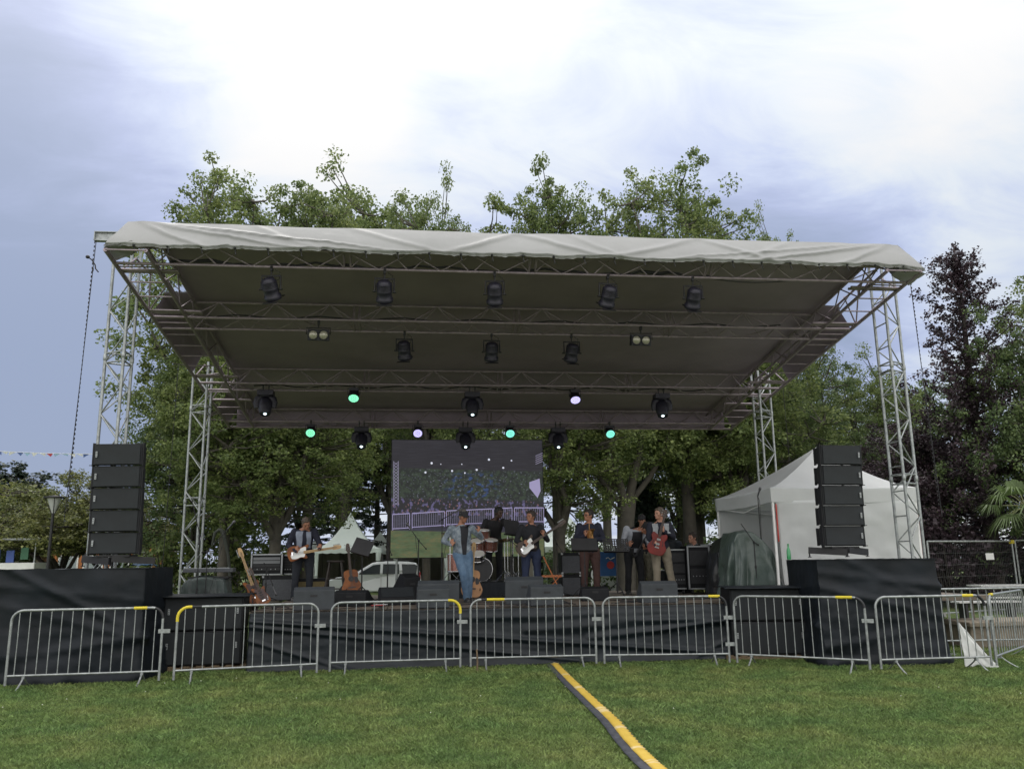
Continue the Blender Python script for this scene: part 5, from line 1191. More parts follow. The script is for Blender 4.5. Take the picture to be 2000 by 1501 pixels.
# 9 seated technician
B = bp(1358, 5.6)
person('person in a grey-blue shirt sitting behind the flight cases', B, rad(-60),
  dict(pelvis=(0,.1,.52), chest=(0,.06,.84), neck=(0,.02,1.03), head=(0,-.02,1.17), sr=(-.18,.04,.96), sl=(.18,.04,.96), er=(-.22,-.1,.74), wr=(-.14,-.32,.78), el=(.22,-.1,.74), wl=(.14,-.32,.78), nr=(0,.2,-1), nl=(0,.2,-1),
       hr=(-.1,.08,.50), hl=(.1,.08,.50), kr=(-.12,-.34,.50), kl=(.12,-.34,.50), ar=(-.12,-.32,.09), al=(.12,-.32,.09)),
  skin='pale', top=(.10,.13,.15), legs=(.02,.02,.03), hair=(.03,.02,.015), sleeves='mid', face=(-.2,-.95,-.1))
t = thing('stool', 'low black stool under the seated technician', 'stool', (B[0]-.05, B[1]+.06, DZ)); m = MB(); m.lathe([(.17,.37),(.18,.39),(.17,.42)], n=18); m.build('seat', M_BLACK, t)
for k in range(3): m = MB(); a = 2.1*k; m.tube([(.04*math.cos(a),.04*math.sin(a),.38),(.22*math.cos(a),.22*math.sin(a),0)], .011, 6); m.build('leg', M_BLKMET, t)
# ------------------------------------------------------------ trees
def leaf_mat(name, c1, c2, tr=.35, val=.45):
    return mat(name, c1, .5, col2=c2, vscale=.45, trans=tr, island=val, spec=.35)
LM = {'plane': leaf_mat('leaf_plane', (.115,.170,.060), (.19,.235,.080), .48), 'deep': leaf_mat('leaf_deep', (.080,.13,.055), (.13,.18,.066), .42), 'yellow': leaf_mat('leaf_yellow', (.115,.145,.05), (.19,.20,.068), .35),
      'purple': leaf_mat('leaf_purple', (.034,.024,.030), (.056,.036,.044), .22), 'dark': leaf_mat('leaf_dark', (.022,.036,.028), (.040,.058,.038), .2), 'bluish': leaf_mat('leaf_bluish', (.035,.065,.050), (.055,.09,.062), .2)}
BARK = mat('plane_bark', (.10,.09,.072), .85, vscale=2.2, col2=(.05,.045,.04), bump=.5, bscale=9)
BARKD = mat('dark_bark', (.035,.030,.025), .9, var=.3, bump=.5, bscale=9)
def leaves_mesh(name, cl, per, size, rng, droop=.3, flat=.7, star=True):
    C_ = np.array([c[:3] for c in cl]); Rr = np.array([c[3] for c in cl]); n = len(cl)*per
    ci = np.repeat(np.arange(len(cl)), per); d = rng.normal(0, 1, (n, 3)); d /= np.linalg.norm(d, axis=1)[:, None]
    r = Rr[ci]*rng.random(n)**.45; P = C_[ci]+d*r[:, None]*np.array([1, 1, flat])
    # leaf frame: mostly facing up/outward
    nr = rng.normal(0, .75, (n, 3))+np.array([0, 0, .9])+d*.4; nr /= np.linalg.norm(nr, axis=1)[:, None]
    t = rng.normal(0, 1, (n, 3))+np.array([0, 0, -droop]); t -= nr*(t*nr).sum(1)[:, None]; t /= np.linalg.norm(t, axis=1)[:, None]; b = np.cross(nr, t)
    s = (size*(.55+.9*rng.random(n)))[:, None]
    # 6-gon leaf: base, side lobe, shoulder, tip, ...
    k = [(-.5,0,0),(-.12,.42,.05),(.12,.26,.0),(.62,0,-.10),(.12,-.26,.0),(-.12,-.42,.05)]
    V = np.stack([P+s*(a*t+b_*b+c_*nr) for a, b_, c_ in k], 1); m = 6
    me = bpy.data.meshes.new(name); me.vertices.add(m*n); me.vertices.foreach_set('co', V.reshape(-1).astype(np.float32))
    me.loops.add(m*n); me.loops.foreach_set('vertex_index', np.arange(m*n, dtype=np.int32)); me.polygons.add(n)
    me.polygons.foreach_set('loop_start', np.arange(0, m*n, m, dtype=np.int32)); me.polygons.foreach_set('loop_total', np.full(n, m, dtype=np.int32))
    me.update(calc_edges=True); me.validate(); return me
def make_tree(seed, H, R_, base, tr, ncl=330, per=70, size=.16, cr=.62, leaf='plane', gap=.0, nlimb=8, taper=.25, lump=.35, floor=.9):
    rnd = random.Random(seed); rng = np.random.default_rng(seed); m = MB(); cl = []; limbs = []
    m.tube([(0,0,-.1),(0,0,.25),(.04,.02,base*.5),(.0,.03,base)], [tr*1.1,tr*.9,tr*.78,tr*.7], 12)
    cz, rz_ = (base*.75+H)/2, (H-base*.75)/2; off = Vector((seed*3.7, seed*1.3, 0))
    def env(d):         # crown radius factor in direction d, lumpy
        return 1 + lump*mnoise.noise(Vector((d.x*1.7, d.y*1.7, d.z*1.7))+off)*1.6 + lump*.5*mnoise.noise(d*4+off)
    def shape(d, r): 
        k = env(d)*r; z = cz+d.z*rz_*k; w_ = R_*k*(1-taper*max(0, d.z)); return Vector((d.x*w_, d.y*w_, z))
    for i in range(nlimb):
        a = 2*math.pi*(i+rnd.uniform(-.3,.3))/nlimb; e = rnd.uniform(-.1, 1.2) if i > 1 else rnd.uniform(1.1, 1.5)
        tip = shape(Vector((math.cos(a)*math.cos(e), math.sin(a)*math.cos(e), math.sin(e))), .80); st = Vector((0,.03,base*rnd.uniform(.75,1.0)))
        pts = []
        for k in range(8):
            f = k/7; q = st.lerp(tip, f); q.z += math.sin(math.pi*f)*.5*(1 if e < .8 else 0); q += Vector((rnd.gauss(0,.12), rnd.gauss(0,.12), rnd.gauss(0,.1)))*(0 if k == 0 else 1); pts.append(q)
        r = tr*rnd.uniform(.4,.6); m.tube(pts, [r*(1-.85*k/7) for k in range(8)], 7); limbs.append(pts)
        for q in pts[4:]+[pts[7]]*2: cl.append((q.x+rnd.gauss(0,.2), q.y+rnd.gauss(0,.2), q.z+rnd.gauss(0,.2), cr*rnd.uniform(.6,1.0)))
    LP = [q for l_ in limbs for q in l_[1:]]
    while len(cl) < ncl:
        d = Vector((rnd.gauss(0,1), rnd.gauss(0,1), rnd.gauss(0,1))).normalized(); r = rnd.random()**.38
        c = shape(d, r)
        if mnoise.noise(c*.55+off*2) < -.18+gap and r > .35: continue
        if c.z < base*floor: continue
        cl.append((c.x, c.y, c.z, cr*rnd.uniform(.5,1.15)))
        if len(cl) % 2 == 0:
            q = min(LP, key=lambda p: (p-c).length_squared*(1 if p.z < c.z+.3 else 3)); md = q.lerp(c, .5)+Vector((rnd.gauss(0,.1), rnd.gauss(0,.1), -.1)); m.tube([q, md, c], [.045,.03,.012], 4)
    zm = sorted(c[2] for c in cl)[-4]+cr*.4; k = H/zm
    cl = [(a, b, c*k, r) for a, b, c, r in cl]; m.v = [(a, b, c*k) for a, b, c in m.v]
    return m, leaves_mesh(leaf+'_crown', cl, per, size, rng)
def place_tree(proto, label, X_, Y_, rz, sc_=(1,1,1), group='trees behind the stage', leaf=None, bark=None):
    tm, cm = proto; t = thing('tree', label, 'tree', (X_, Y_, 0), rz, group); t.scale = sc_
    o = bpy.data.objects.new('trunk', tm); COL.objects.link(o); o.parent = t
    o = bpy.data.objects.new('crown', cm); COL.objects.link(o); o.parent = t; return t
def proto(mb_cm, leaf, bark):
    mb, cm = mb_cm; me = bpy.data.meshes.new('trunk'); me.from_pydata(mb.v, [], mb.f); me.materials.append(bark); me.polygons.foreach_set('use_smooth', mb.s); me.update(); cm.materials.append(LM[leaf]); return me, cm
TA = proto(make_tree(11, 17.0, 5.0, 4.8, .36, 680, 92, .115, .60, gap=-.22, lump=.20, taper=.12), 'plane', BARK)
TB = proto(make_tree(23, 16.0, 3.9, 5.0, .34, 520, 92, .115, .54, gap=-.15, lump=.24, taper=.12), 'plane', BARK)
TC = proto(make_tree(37, 15.5, 4.8, 4.6, .33, 640, 92, .115, .62, gap=-.22, lump=.20, taper=.10), 'plane', BARK)
TD = proto(make_tree(41, 12.0, 4.6, 2.2, .26, 520, 92, .11, .60, gap=-.05, taper=.1, floor=.6), 'deep', BARKD)
TY = proto(make_tree(53, 7.0, 4.4, 1.4, .22, 420, 76, .10, .52, gap=-.1, taper=.1, floor=2.35), 'yellow', BARKD)
TP = proto(make_tree(67, 11.5, 4.4, 1.6, .28, 520, 80, .10, .5, 'purple', gap=.0, taper=.45, lump=.4, floor=.5), 'purple', BARKD)
TK = proto(make_tree(71, 12.0, 4.6, 1.0, .25, 520, 90, .24, .75, gap=-.4, floor=.5), 'dark', BARKD)
def tx(px, Y): return at(px, 1090, Y).x
def ztop(px, py, Y): return at(px, py, Y).z
def T(pr, H0, label, px, Y, toppy, rz, sx=None, group='trees behind the stage'):
    s = ztop(px, toppy, Y)/H0; sx = sx or s; place_tree(pr, label, at(px, (toppy+1090)/2 if toppy > 600 else toppy+60, Y).x, Y, rz, (sx, sx, s), group)
T(TA, 17, 'tall plane tree with the highest leafy crown above the left half of the stage roof', 478, 17.5, 345, .4, .86)
T(TB, 16, 'slim plane tree whose narrow crown rises above the roof left of its middle', 622, 18.5, 365, 1.9, .66)
T(TC, 15.5, 'plane tree whose crown shows just right of the slim one above the roof', 690, 37, 378, 1.0, 1.5)
T(TC, 15.5, 'lower plane tree whose crown shows above the roof just left of its middle', 838, 20, 382, 3.0, .56)
T(TB, 16, 'plane tree with an airy crown above the middle of the stage roof', 1075, 19, 350, 4.0, .78)
T(TA, 17, 'tallest plane tree, rising above the right half of the stage roof', 1310, 18.0, 330, 5.3, .88)
T(TC, 15.5, 'plane tree whose small top peeks over the right end of the stage roof', 1505, 24, 455, .6, .5)
T(TA, 17, 'plane tree with low spreading branches behind the rear left tower', 462, 14.5, 600, 2.2, .60)
T(TD, 12, 'bushy tree right behind the front left tower', 395, 19, 670, 1.0, .70)
T(TC, 15.5, 'dense plane tree standing behind the electric guitarist', 545, 13.8, 640, 5.0, .72)
T(TC, 15.5, 'dense tree directly behind the left edge of the screen', 770, 38, 650, 2.0, 1.3)
T(TC, 15.5, 'leafy tree behind the right edge of the screen', 1090, 15.5, 650, 3.4, .7)
T(TC, 15.5, 'dense plane tree behind the person in beige trousers', 1345, 21, 600, 4.4, .85)
T(TC, 15.5, 'bushy tree just left of the gazebo roof', 1440, 18, 660, .3, .8)
T(TD, 12, 'green tree behind the rear right tower', 1575, 21, 705, 2.6, .72)
T(TC, 15.5, 'light green tree between the rear right tower and the front right tower', 1690, 25, 715, 1.6, .7)
T(TD, 12, 'small green tree at the foot of the purple beech', 1765, 20, 830, 4.6, .5)
for i, (px, Y, tp, s, pr, H0) in enumerate(((470,44,700,1.2,TC,15.5),(600,50,640,1.4,TD,12),(900,44,640,1.3,TC,15.5),(1180,46,640,1.2,TC,15.5),(1320,52,660,1.4,TD,12),(1440,48,700,1.3,TC,15.5),(1600,44,760,1.2,TD,12),(1820,40,720,1.3,TD,12))):
    nm = ['behind the hooked pipe','behind the electric guitarist','behind the screen','behind the horn player','behind the red guitar player','behind the flight cases','behind the gazebo','behind the purple beech'][i]
    T(pr, H0, 'distant tree in the back row ' + nm, px, Y, tp, i*1.3, s, 'back row of trees')
T(TP, 11.5, 'lower purple beech filling the gap between the gazebo and the palm', 1815, 15.5, 800, 3.9, .8, 'trees on the right')
T(TD, 12, 'large green tree at the right edge of the picture above the palm', 2000, 11.5, 600, .5, .62, 'trees on the right')
T(TC, 15.5, 'tall tree cut off by the right edge of the picture', 2110, 13, 470, 3.3, .7, 'trees on the right')
T(TY, 7, 'rounded yellow-green tree behind the street lamp', 128, 22, 922, .2, .95, 'trees on the left')
T(TY, 7, 'yellow-green tree partly hidden by the left speaker stack', 230, 24, 960, 2.2, 1.0, 'trees on the left')
T(TK, 12, 'dark rounded tree at the left edge of the picture', 5, 60, 915, .9, 1.2, 'trees on the left')
T(TD, 12, 'low leafy tree at the left edge in front of the bright kiosk', -15, 24, 985, 2.9, .5, 'trees on the left')
# big-limbed bare plane trunk behind the stage
rnd = random.Random(5); m = MB(); X0, Yt = tx(1222, 16.5), 16.5
def W(px, py, dy=0): v = at(px, py, Yt+dy); return Vector((v.x-X0, dy, v.z))
m.tube([W(1226,1180), W(1224,1090), W(1222,1020), W(1224,975)], [.42,.34,.30,.34], 14)
for q, r in (((( 1222,985),(1205,930),(1190,890),(1176,830),(1160,780)),.17),(((1226,985),(1238,930),(1250,880),(1262,820),(1268,760)),.18),(((1215,985),(1180,945),(1150,905),(1125,865),(1105,825)),.10),(((1235,975),(1270,930),(1295,885),(1310,835),(1320,780)),.11),(((1212,1000),(1175,960),(1140,925),(1110,900),(1080,893)),.06),(((1190,890),(1165,905),(1150,885),(1148,840),(1145,800)),.05),(((1250,880),(1240,850),(1238,820),(1240,780),(1236,740)),.08)):
    m.tube([W(x, y, .25*k*(1 if i_ % 2 else -1)) for k, (x, y) in enumerate(q) for i_ in (int(r*1000),)], [r, r*.85, r*.7, r*.55, r*.4], 9)
t = thing('tree', 'old plane tree with a thick mottled trunk forking into bare limbs behind the players', 'tree', (X0, Yt, 0), 0, 'trees behind the stage'); m.build('trunk', BARK, t)
rng = np.random.default_rng(9); cl = []
for k in range(150):
    q = at(rnd.uniform(1060, 1390), rnd.uniform(700, 900)**1.0, Yt+rnd.uniform(-1.5, 2)); cl.append((q.x-X0, q.y-Yt, q.z, rnd.uniform(.4,.8)))
cm = leaves_mesh('crown', cl, 70, .125, rng); cm.materials.append(LM['plane']); o = bpy.data.objects.new('crown', cm); COL.objects.link(o); o.parent = t
# dark cedar with drooping boughs behind the pagoda
def cedar(label, px, Y, toppy, R_, seed, shift=0):
    rnd = random.Random(seed); rng = np.random.default_rng(seed); X_ = tx(px, Y); H = ztop(px, toppy, Y); t = thing('tree', label, 'tree', (X_, Y, 0), 0, 'dark cedars behind the stage'); m = MB(); cl = []
    m.tube([(0,0,0),(0,0,H*.5),(0,0,H)], [.28,.18,.04], 10)
    for k in range(46):
        z = 2.0+(H-2.2)*rnd.random(); a = rnd.uniform(0, 6.28); Lb = R_*(1.1-.8*z/H)*rnd.uniform(.6,1.05); pts = [Vector((0,0,z))]
        for i in range(1, 6): f = i/5; pts.append(Vector((math.cos(a)*Lb*f, math.sin(a)*Lb*f, z+.25*f-.75*f*f+rnd.gauss(0,.04))))
        m.tube(pts, [.05,.04,.035,.03,.02,.01], 5)
        for q in pts[2:]: 
            for _ in range(2): cl.append((q.x+rnd.gauss(0,.2), q.y+rnd.gauss(0,.2), q.z-.12, rnd.uniform(.25,.5)))
    m.build('trunk', BARKD, t); cm = leaves_mesh('crown', cl, 60, .12, rng, droop=1.6, flat=.35); cm.materials.append(LM['dark']); o = bpy.data.objects.new('crown', cm); COL.objects.link(o); o.parent = t
cedar('dark cedar with drooping boughs behind the large pagoda tent', 660, 39, 860, 6.0, 3)
cedar('second dark cedar just left of the screen', 735, 50, 830, 7.5, 8)
cedar('slim dark conifer behind the bending player', 1262, 20, 930, 1.1, 12)
def spire(label, px, Y, toppy, R_, seed, n=150):
    rnd = random.Random(seed); rng = np.random.default_rng(seed); X_ = at(px, toppy, Y).x; H = ztop(px, toppy, Y); t = thing('tree', label, 'tree', (X_, Y, 0), 0, 'trees on the right'); m = MB(); cl = []
    m.tube([(0,0,0),(.05,0,H*.3),(-.04,0,H*.6),(.05,0,H*.85),(0,0,H)], [.26,.2,.12,.05,.02], 10)
    for k in range(n):
        f = k/n; z = 1.0+(H-1.6)*f**1.15; a = k*2.4+rnd.gauss(0,.3); Lb = (R_*(1-f)**.75+.35)*rnd.uniform(.55,1.15); up = .35+.55*f; pts = [Vector((0,0,z))]; side = rnd.uniform(-.3,.3)
        for i in range(1, 7):
            g = i/6; pts.append(Vector((math.cos(a+side*g)*Lb*g, math.sin(a+side*g)*Lb*g, z+Lb*up*g**1.3+rnd.gauss(0,.03))))
        m.tube(pts, [.04*(1-.5*f),.034*(1-.5*f),.028*(1-.5*f),.02,.014,.01,.006], 5)
        for q in pts[1:]:
            for _ in range(2 if f > .6 else 3): cl.append((q.x+rnd.gauss(0,.12), q.y+rnd.gauss(0,.12), q.z+rnd.gauss(0,.08), rnd.uniform(.14,.30)*(1.25-.35*f)))
    for i in range(14): cl.append((rnd.gauss(0,.05), rnd.gauss(0,.05), H-.12*i, .13+.01*i))
    m.build('trunk', BARKD, t); cm = leaves_mesh('crown', cl, 24, .085, rng, flat=.8); cm.materials.append(LM['purple']); o = bpy.data.objects.new('crown', cm); COL.objects.link(o); o.parent = t
spire('tall dark purple copper beech with a spiky top right of the front right tower', 1862, 13.0, 478, 3.3, 21, 92)
# leafy undergrowth shrubs
def shrub(label, px, Y, h, r, seed, leaf='plane'):
    rnd = random.Random(seed); rng = np.random.default_rng(seed); t = thing('shrub', label, 'shrub', (tx(px, Y), Y, 0), 0, 'shrubs behind the stage'); m = MB(); cl = []
    for k in range(9):
        a = rnd.uniform(0, 6.28); q = Vector((math.cos(a)*r*rnd.uniform(.2,.8), math.sin(a)*r*rnd.uniform(.2,.8), h*rnd.uniform(.5,.9))); m.tube([(0,0,0), q*.5+Vector((0,0,.1)), q], [.03,.02,.01], 5)
    for k in range(60):
        a = rnd.uniform(0, 6.28); rr = r*rnd.random()**.5; cl.append((rr*math.cos(a), rr*math.sin(a)*.7, h*rnd.uniform(.12,.95)*(1-.4*(rr/r)**2), .38))
    m.build('stems', BARKD, t); cm = leaves_mesh('foliage', cl, 45, .13, rng); cm.materials.append(LM[leaf]); o = bpy.data.objects.new('foliage', cm); COL.objects.link(o); o.parent = t
for a in (('bright green shrub behind the covered keyboard',425,17,3.4,1.6,1),('bright green shrub behind the stacked amplifiers',500,16,3.0,1.4,2),('green shrub behind the front left tower',330,16,2.8,1.4,3),('light green shrub behind the seated technician',1345,15.5,2.3,1.2,4,'yellow'),('dark green shrub behind the flight cases',1400,17,3.2,1.6,5,'deep'),('green shrub between the bass cabinets and the horn player',1135,24,3.2,1.8,6,'deep'),('dark shrub left of the gazebo',1445,14.5,3.0,1.4,7,'deep'),
          ('purple-leaved shrub behind the mesh fence left of the palm',1850,12.2,3.0,1.5,8,'purple'),('purple-leaved shrub behind the mesh fence near the gazebo',1825,14.0,3.8,1.6,9,'purple'),('dark green shrub at the right edge under the palm',1985,14.0,2.6,1.6,10,'dark'),('dark green shrub behind the picnic table',1920,15.0,2.6,1.8,11,'dark')): shrub(*a)
# palm at the right edge
Yp = 9.6; px = tx(2018, Yp); H = ztop(1990, 990, Yp); t = thing('palm_tree', 'small palm with fan leaves at the right edge of the picture', 'palm tree', (px, Yp, 0)); m = MB(); m.tube([(0,0,0),(.03,0,H*.5),(0,0,H)], [.17,.15,.13], 12)
for k in range(26): m.lathe([(.15,0),(.185,.05),(.14,.06)], (.02,0,.08+k*(H-.2)/26), n=10)
m.build('trunk', BARKD, t); rnd = random.Random(2)
for k in range(20):
    a = k*2.4; el = rnd.uniform(-.5, 1.15); d = Vector((math.cos(a)*math.cos(el), math.sin(a)*math.cos(el), math.sin(el))); Ls = rnd.uniform(.55,.8); e = Vector((0,0,H))+d*Ls
    m = MB(); m.tube([(0,0,H), Vector((0,0,H))+d*Ls*.5+Vector((0,0,.05)), e], [.016,.012,.01], 5, mi=1); x, y, dd = basis(d, (0,0,1))
    for q in range(26):
        b_ = (q-12.5)/12.5*1.9; v = (d*math.cos(b_)+x*math.sin(b_)).normalized(); Ll = rnd.uniform(.55,.75)*(1-.2*abs(b_)/1.9); w_ = y*.0+(-d*math.sin(b_)+x*math.cos(b_))*.022
        p1 = e+v*Ll*.5+Vector((0,0,.03)); p2 = e+v*Ll+Vector((0,0,-.16-.25*rnd.random()))
        m.add([e, p1-w_, p2, p1+w_], [(0,1,2,3)])
    m.build('palm_leaf', [mat('palm_green', (.10,.15,.05), .45, var=.3, vscale=2, trans=.25), mat('palm_stalk', (.16,.17,.07), .6)], t)
# ------------------------------------------------------------ screen
Ys = 9.5; c0, c1 = at(766,859,Ys), at(1063,1085,Ys); sw, sh = c1.x-c0.x, c0.z-c1.z; sx0, sz0 = c0.x, c1.z
t = thing('video_screen', 'large LED screen behind the band showing the stage, the barriers and the lawn', 'video screen', (sx0+sw/2, Ys, sz0))
m = MB(); m.box((0,.10,sh/2),(sw+.04,.16,sh+.04)); m.build('cabinet', M_CAB, t)
sm_ = bpy.data.materials.new('screen_picture'); sm_.use_nodes = True; st = sm_.node_tree; sn = st.nodes; sl_ = st.links; pb = sn['Principled BSDF']; pb.inputs['Base Color'].default_value = (.01,.01,.012,1); pb.inputs['Roughness'].default_value = .5
tcx = sn.new('ShaderNodeTexCoord'); sp = sn.new('ShaderNodeSeparateXYZ'); sl_.new(tcx.outputs['Object'], sp.inputs[0])
def S(op, a, b=None, clamp=False):
    n = sn.new('ShaderNodeMath'); n.operation = op; n.use_clamp = clamp
    for i, v in enumerate((a, b)):
        if v is None: continue
        if isinstance(v, (int, float)): n.inputs[i].default_value = v
        else: sl_.new(v, n.inputs[i])
    return n.outputs[0]
def step(v, a, b):
    n = sn.new('ShaderNodeMapRange'); n.interpolation_type = 'SMOOTHSTEP'; sl_.new(v, n.inputs[0]); n.inputs[1].default_value = a; n.inputs[2].default_value = b; return n.outputs[0]
def nz(s, sx=1, sz=1, d=4):
    mp_ = sn.new('ShaderNodeMapping'); sl_.new(tcx.outputs['Object'], mp_.inputs[0]); mp_.inputs['Scale'].default_value = (sx, 1, sz); n = sn.new('ShaderNodeTexNoise'); n.inputs['Scale'].default_value = s; n.inputs['Detail'].default_value = d; sl_.new(mp_.outputs[0], n.inputs[0]); return n.outputs[0]
def cmix(f, a, b):
    n = sn.new('ShaderNodeMix'); n.data_type = 'RGBA'; sl_.new(f, n.inputs[0]) if not isinstance(f, float) else None
    for i, v in ((6, a), (7, b)):
        if isinstance(v, tuple): n.inputs[i].default_value = (*v, 1)
        else: sl_.new(v, n.inputs[i])
    return n.outputs[2]
zf = S('DIVIDE', sp.outputs[2], sh); xf = S('DIVIDE', sp.outputs[0], sw)
zt_ = S('ADD', zf, S('MULTIPLY', xf, .035))
roofc = cmix(step(nz(3, .6, 22, 2), .48, .66), (.022,.020,.030), (.045,.042,.058))
treec = cmix(step(nz(9), .42, .62), (.014,.020,.018), (.045,.070,.042)); treec = cmix(step(nz(17, 1, 1.6), .60, .68), treec, (.22,.24,.30))
bl_ = S('MULTIPLY', step(nz(7, 1, 1.4), .52, .60), S('MULTIPLY', S('SUBTRACT', 1.0, step(S('ABSOLUTE', S('SUBTRACT', xf, .03)), .08, .22)), S('SUBTRACT', 1.0, step(S('ABSOLUTE', S('SUBTRACT', zf, .60)), .06, .14))))
treec = cmix(bl_, treec, (.04,.09,.26))
crowd = cmix(step(nz(11, 1, .7), .54, .60), (.020,.020,.026), (.17,.15,.32)); crowd = cmix(step(nz(13, 1.2, 1), .62, .66), crowd, (.40,.20,.22))
skirtc = cmix(step(nz(4, .5, 9, 3), .5, .7), (.028,.028,.05), (.07,.065,.12))
grassc = cmix(step(nz(2.2, .8, 4, 4), .40, .62), (.085,.135,.055), (.20,.20,.085)); grassc = cmix(step(nz(14, .5, 2, 3), .45, .6), grassc, (.13,.19,.085))
col = cmix(step(zt_, .205, .215), grassc, skirtc); col = cmix(step(zt_, .345, .352), col, crowd); col = cmix(step(zt_, .47, .50), col, treec); col = cmix(step(zt_, .735, .75), col, roofc)
sl_.new(col, pb.inputs['Emission Color']); pb.inputs['Emission Strength'].default_value = .55
m = MB(); m.add([(-sw/2,-.0,0),(sw/2,-.0,0),(sw/2,-.0,sh),(-sw/2,-.0,sh)], [(0,1,2,3)]); m.xf(TR(0,.012,0)); m.build('picture', sm_, t)
ML = emat('screen_lilac', (.40,.36,.62), .30); MW = emat('screen_white', (.7,.72,.85), .5); MD = emat('screen_dark', (.02,.02,.03), .6); MG = emat('screen_grey_lilac', (.26,.24,.36), .4)
def sxz(px, py): v = at(px, py, Ys); return Vector((v.x-(sx0+sw/2), 0, v.z-sz0))
m = MB()
def ln(a, b, w=.012, mi=0, y=.006):
    a, b = sxz(*a), sxz(*b); d = (b-a).normalized(); n_ = Vector((-d.z,0,d.x))*w; m.add([(p.x, y, p.z) for p in (a-n_, b-n_, b+n_, a+n_)], [(0,1,2,3)], mi)
for (x0, x1, ya, yb, h) in ((767,800,1004,1002,28),(805,868,1002,998,27),(872,962,997,993,27),(964,1000,993,991,27),(1005,1062,991,991,27)):
    ln((x0,ya),(x1,yb)); ln((x0,ya+h),(x1,yb+h),.011); ln((x0,ya),(x0,ya+h+3),.008); ln((x1,yb),(x1,yb+h+3),.008); n_ = int((x1-x0)/4)
    for i in range(1, n_): f = i/n_; ln((x0+(x1-x0)*f, ya+(yb-ya)*f),(x0+(x1-x0)*f, ya+(yb-ya)*f+h), .0035, 3)
for k in range(14):                                   # the little tower in the picture
    y0 = 902+k*6; ln((769,y0),(778,y0+6),.006,3); ln((778,y0),(769,y0+6),.006,3)
ln((769,900),(769,985),.007,3); ln((778,900),(778,985),.007,3)
for k in range(5): ln((1046,890+k*4),(1060,884+k*4),.008,3)
for q in (((1034,941),(1054,934),(1056,958),(1050,972),(1034,952)),): 
    P_ = [sxz(*a) for a in q]; m.add([(p.x, .005, p.z) for p in P_], [tuple(range(len(P_)-1,-1,-1))], 0)
m.build('picture_lines', [ML, MW, MD, MG], t)
m = MB()
for (x, y, r) in ((843,904,.03),(955,897,.03),(902,906,.016),(831,922,.028),(883,919,.028),(931,917,.028),(983,913,.028),(999,899,.022),(908,923,.02),(861,906,.014)):
    c = sxz(x, y); m.lathe([(r,0),(.0,.0005)], (c.x, .006, c.z), (0,-1,0), 12)
m.build('picture_lights', MW, t)
m = MB()
for e in (-1, 1): m.tube([(e*sw*.46,.12,0),(e*sw*.46,.12,-sz0+.02)], .03, 8); m.tube([(e*sw*.46,.12,sh*.9),(e*sw*.46,1.0,-sz0+.02)], .02, 8)
m.build('support', M_STEEL, t)
# ------------------------------------------------------------ tents
def pagoda(label, px, Y, w, eave, apex, rz=0, wall=True, m_=None, wallm=None, group='pagoda tents behind the stage', z0=0):
    t = thing('pagoda_tent', label, 'tent', (tx(px, Y), Y, z0), rz, group); m = MB(); h = w/2
    def rf(u, v):
        a = u*4; s = int(a) % 4; f = a-int(a); cs = ((-h,-h),(h,-h),(h,h),(-h,h),(-h,-h)); x = cs[s][0]*(1-f)+cs[s+1][0]*f; y = cs[s][1]*(1-f)+cs[s+1][1]*f
        k = 1-v; z = eave+(apex-eave)*(v**1.75 if v < 1 else 1); return Vector((x*k, y*k, z-.06*math.sin(math.pi*f)*k))
    m.grid(rf, 64, 16)
    def vl(u, v):
        a = u*4; s = int(a) % 4; f = a-int(a); cs = ((-h,-h),(h,-h),(h,h),(-h,h),(-h,-h)); x = cs[s][0]*(1-f)+cs[s+1][0]*f; y = cs[s][1]*(1-f)+cs[s+1][1]*f
        return Vector((x*1.003, y*1.003, eave-(.22+.045*abs(math.sin(f*math.pi*w*2.2)))*v))
    m.grid(vl, 200, 2); m.build('roof', m_ or M_TENTG, t); m = MB()
    for e in (-1, 1):
        for g_ in (-1, 1): m.tube([(e*(h-.04), g_*(h-.04), 0), (e*(h-.04), g_*(h-.04), eave)], .035, 8)
    m.build('frame', M_STEEL, t)
    if wall:
        m = MB(); m.grid(lambda u, v: Vector((-h+.06+(w-.12)*u, h-.08-.05*math.sin(u*60)*.5, .05+(eave-.1)*v)), 90, 4); 
        for e in (-1, 1): m.grid(lambda u, v, e=e: Vector((e*(h-.08+.02*math.sin(u*50)), -h+.06+(w-.12)*u, .05+(eave-.1)*v)), 60, 4)
        m.build('side_wall', wallm or mat('taupe_tent_wall', (.16,.145,.12), .8, var=.12, vscale=.8), t)
        for e in (-1, 1): m = MB(); m.tube([(e*(h-.1),-h+.05,eave-.2),(e*(h-.16),-h+.05,1.2),(e*(h-.1),-h+.05,.1)], [.16,.07,.12], 10); m.build('tied_curtain', m_ or M_TENTG, t)
    return t
pagoda('large white pagoda tent with a tall peak right of the electric guitarist', 683, 35, 3.5, 2.35, 4.35)
pagoda('small white pagoda tent in front of the dark cedar, left of the screen', 742, 46, 3.0, 2.35, 3.65)
pagoda('wide pale pagoda tent behind the bass player and the orange chair', 960, 34, 5.4, 2.3, 4.3)
pagoda('pale pagoda tent under the left half of the screen', 850, 36, 4.6, 2.3, 4.0)
pagoda('pale pagoda tent between the screen and the horn player', 1108, 31, 4.2, 2.25, 4.0)
pagoda('grey-roofed low pagoda tent behind the sunken part left of the screen', 620, 40, 3.0, 2.1, 3.1)
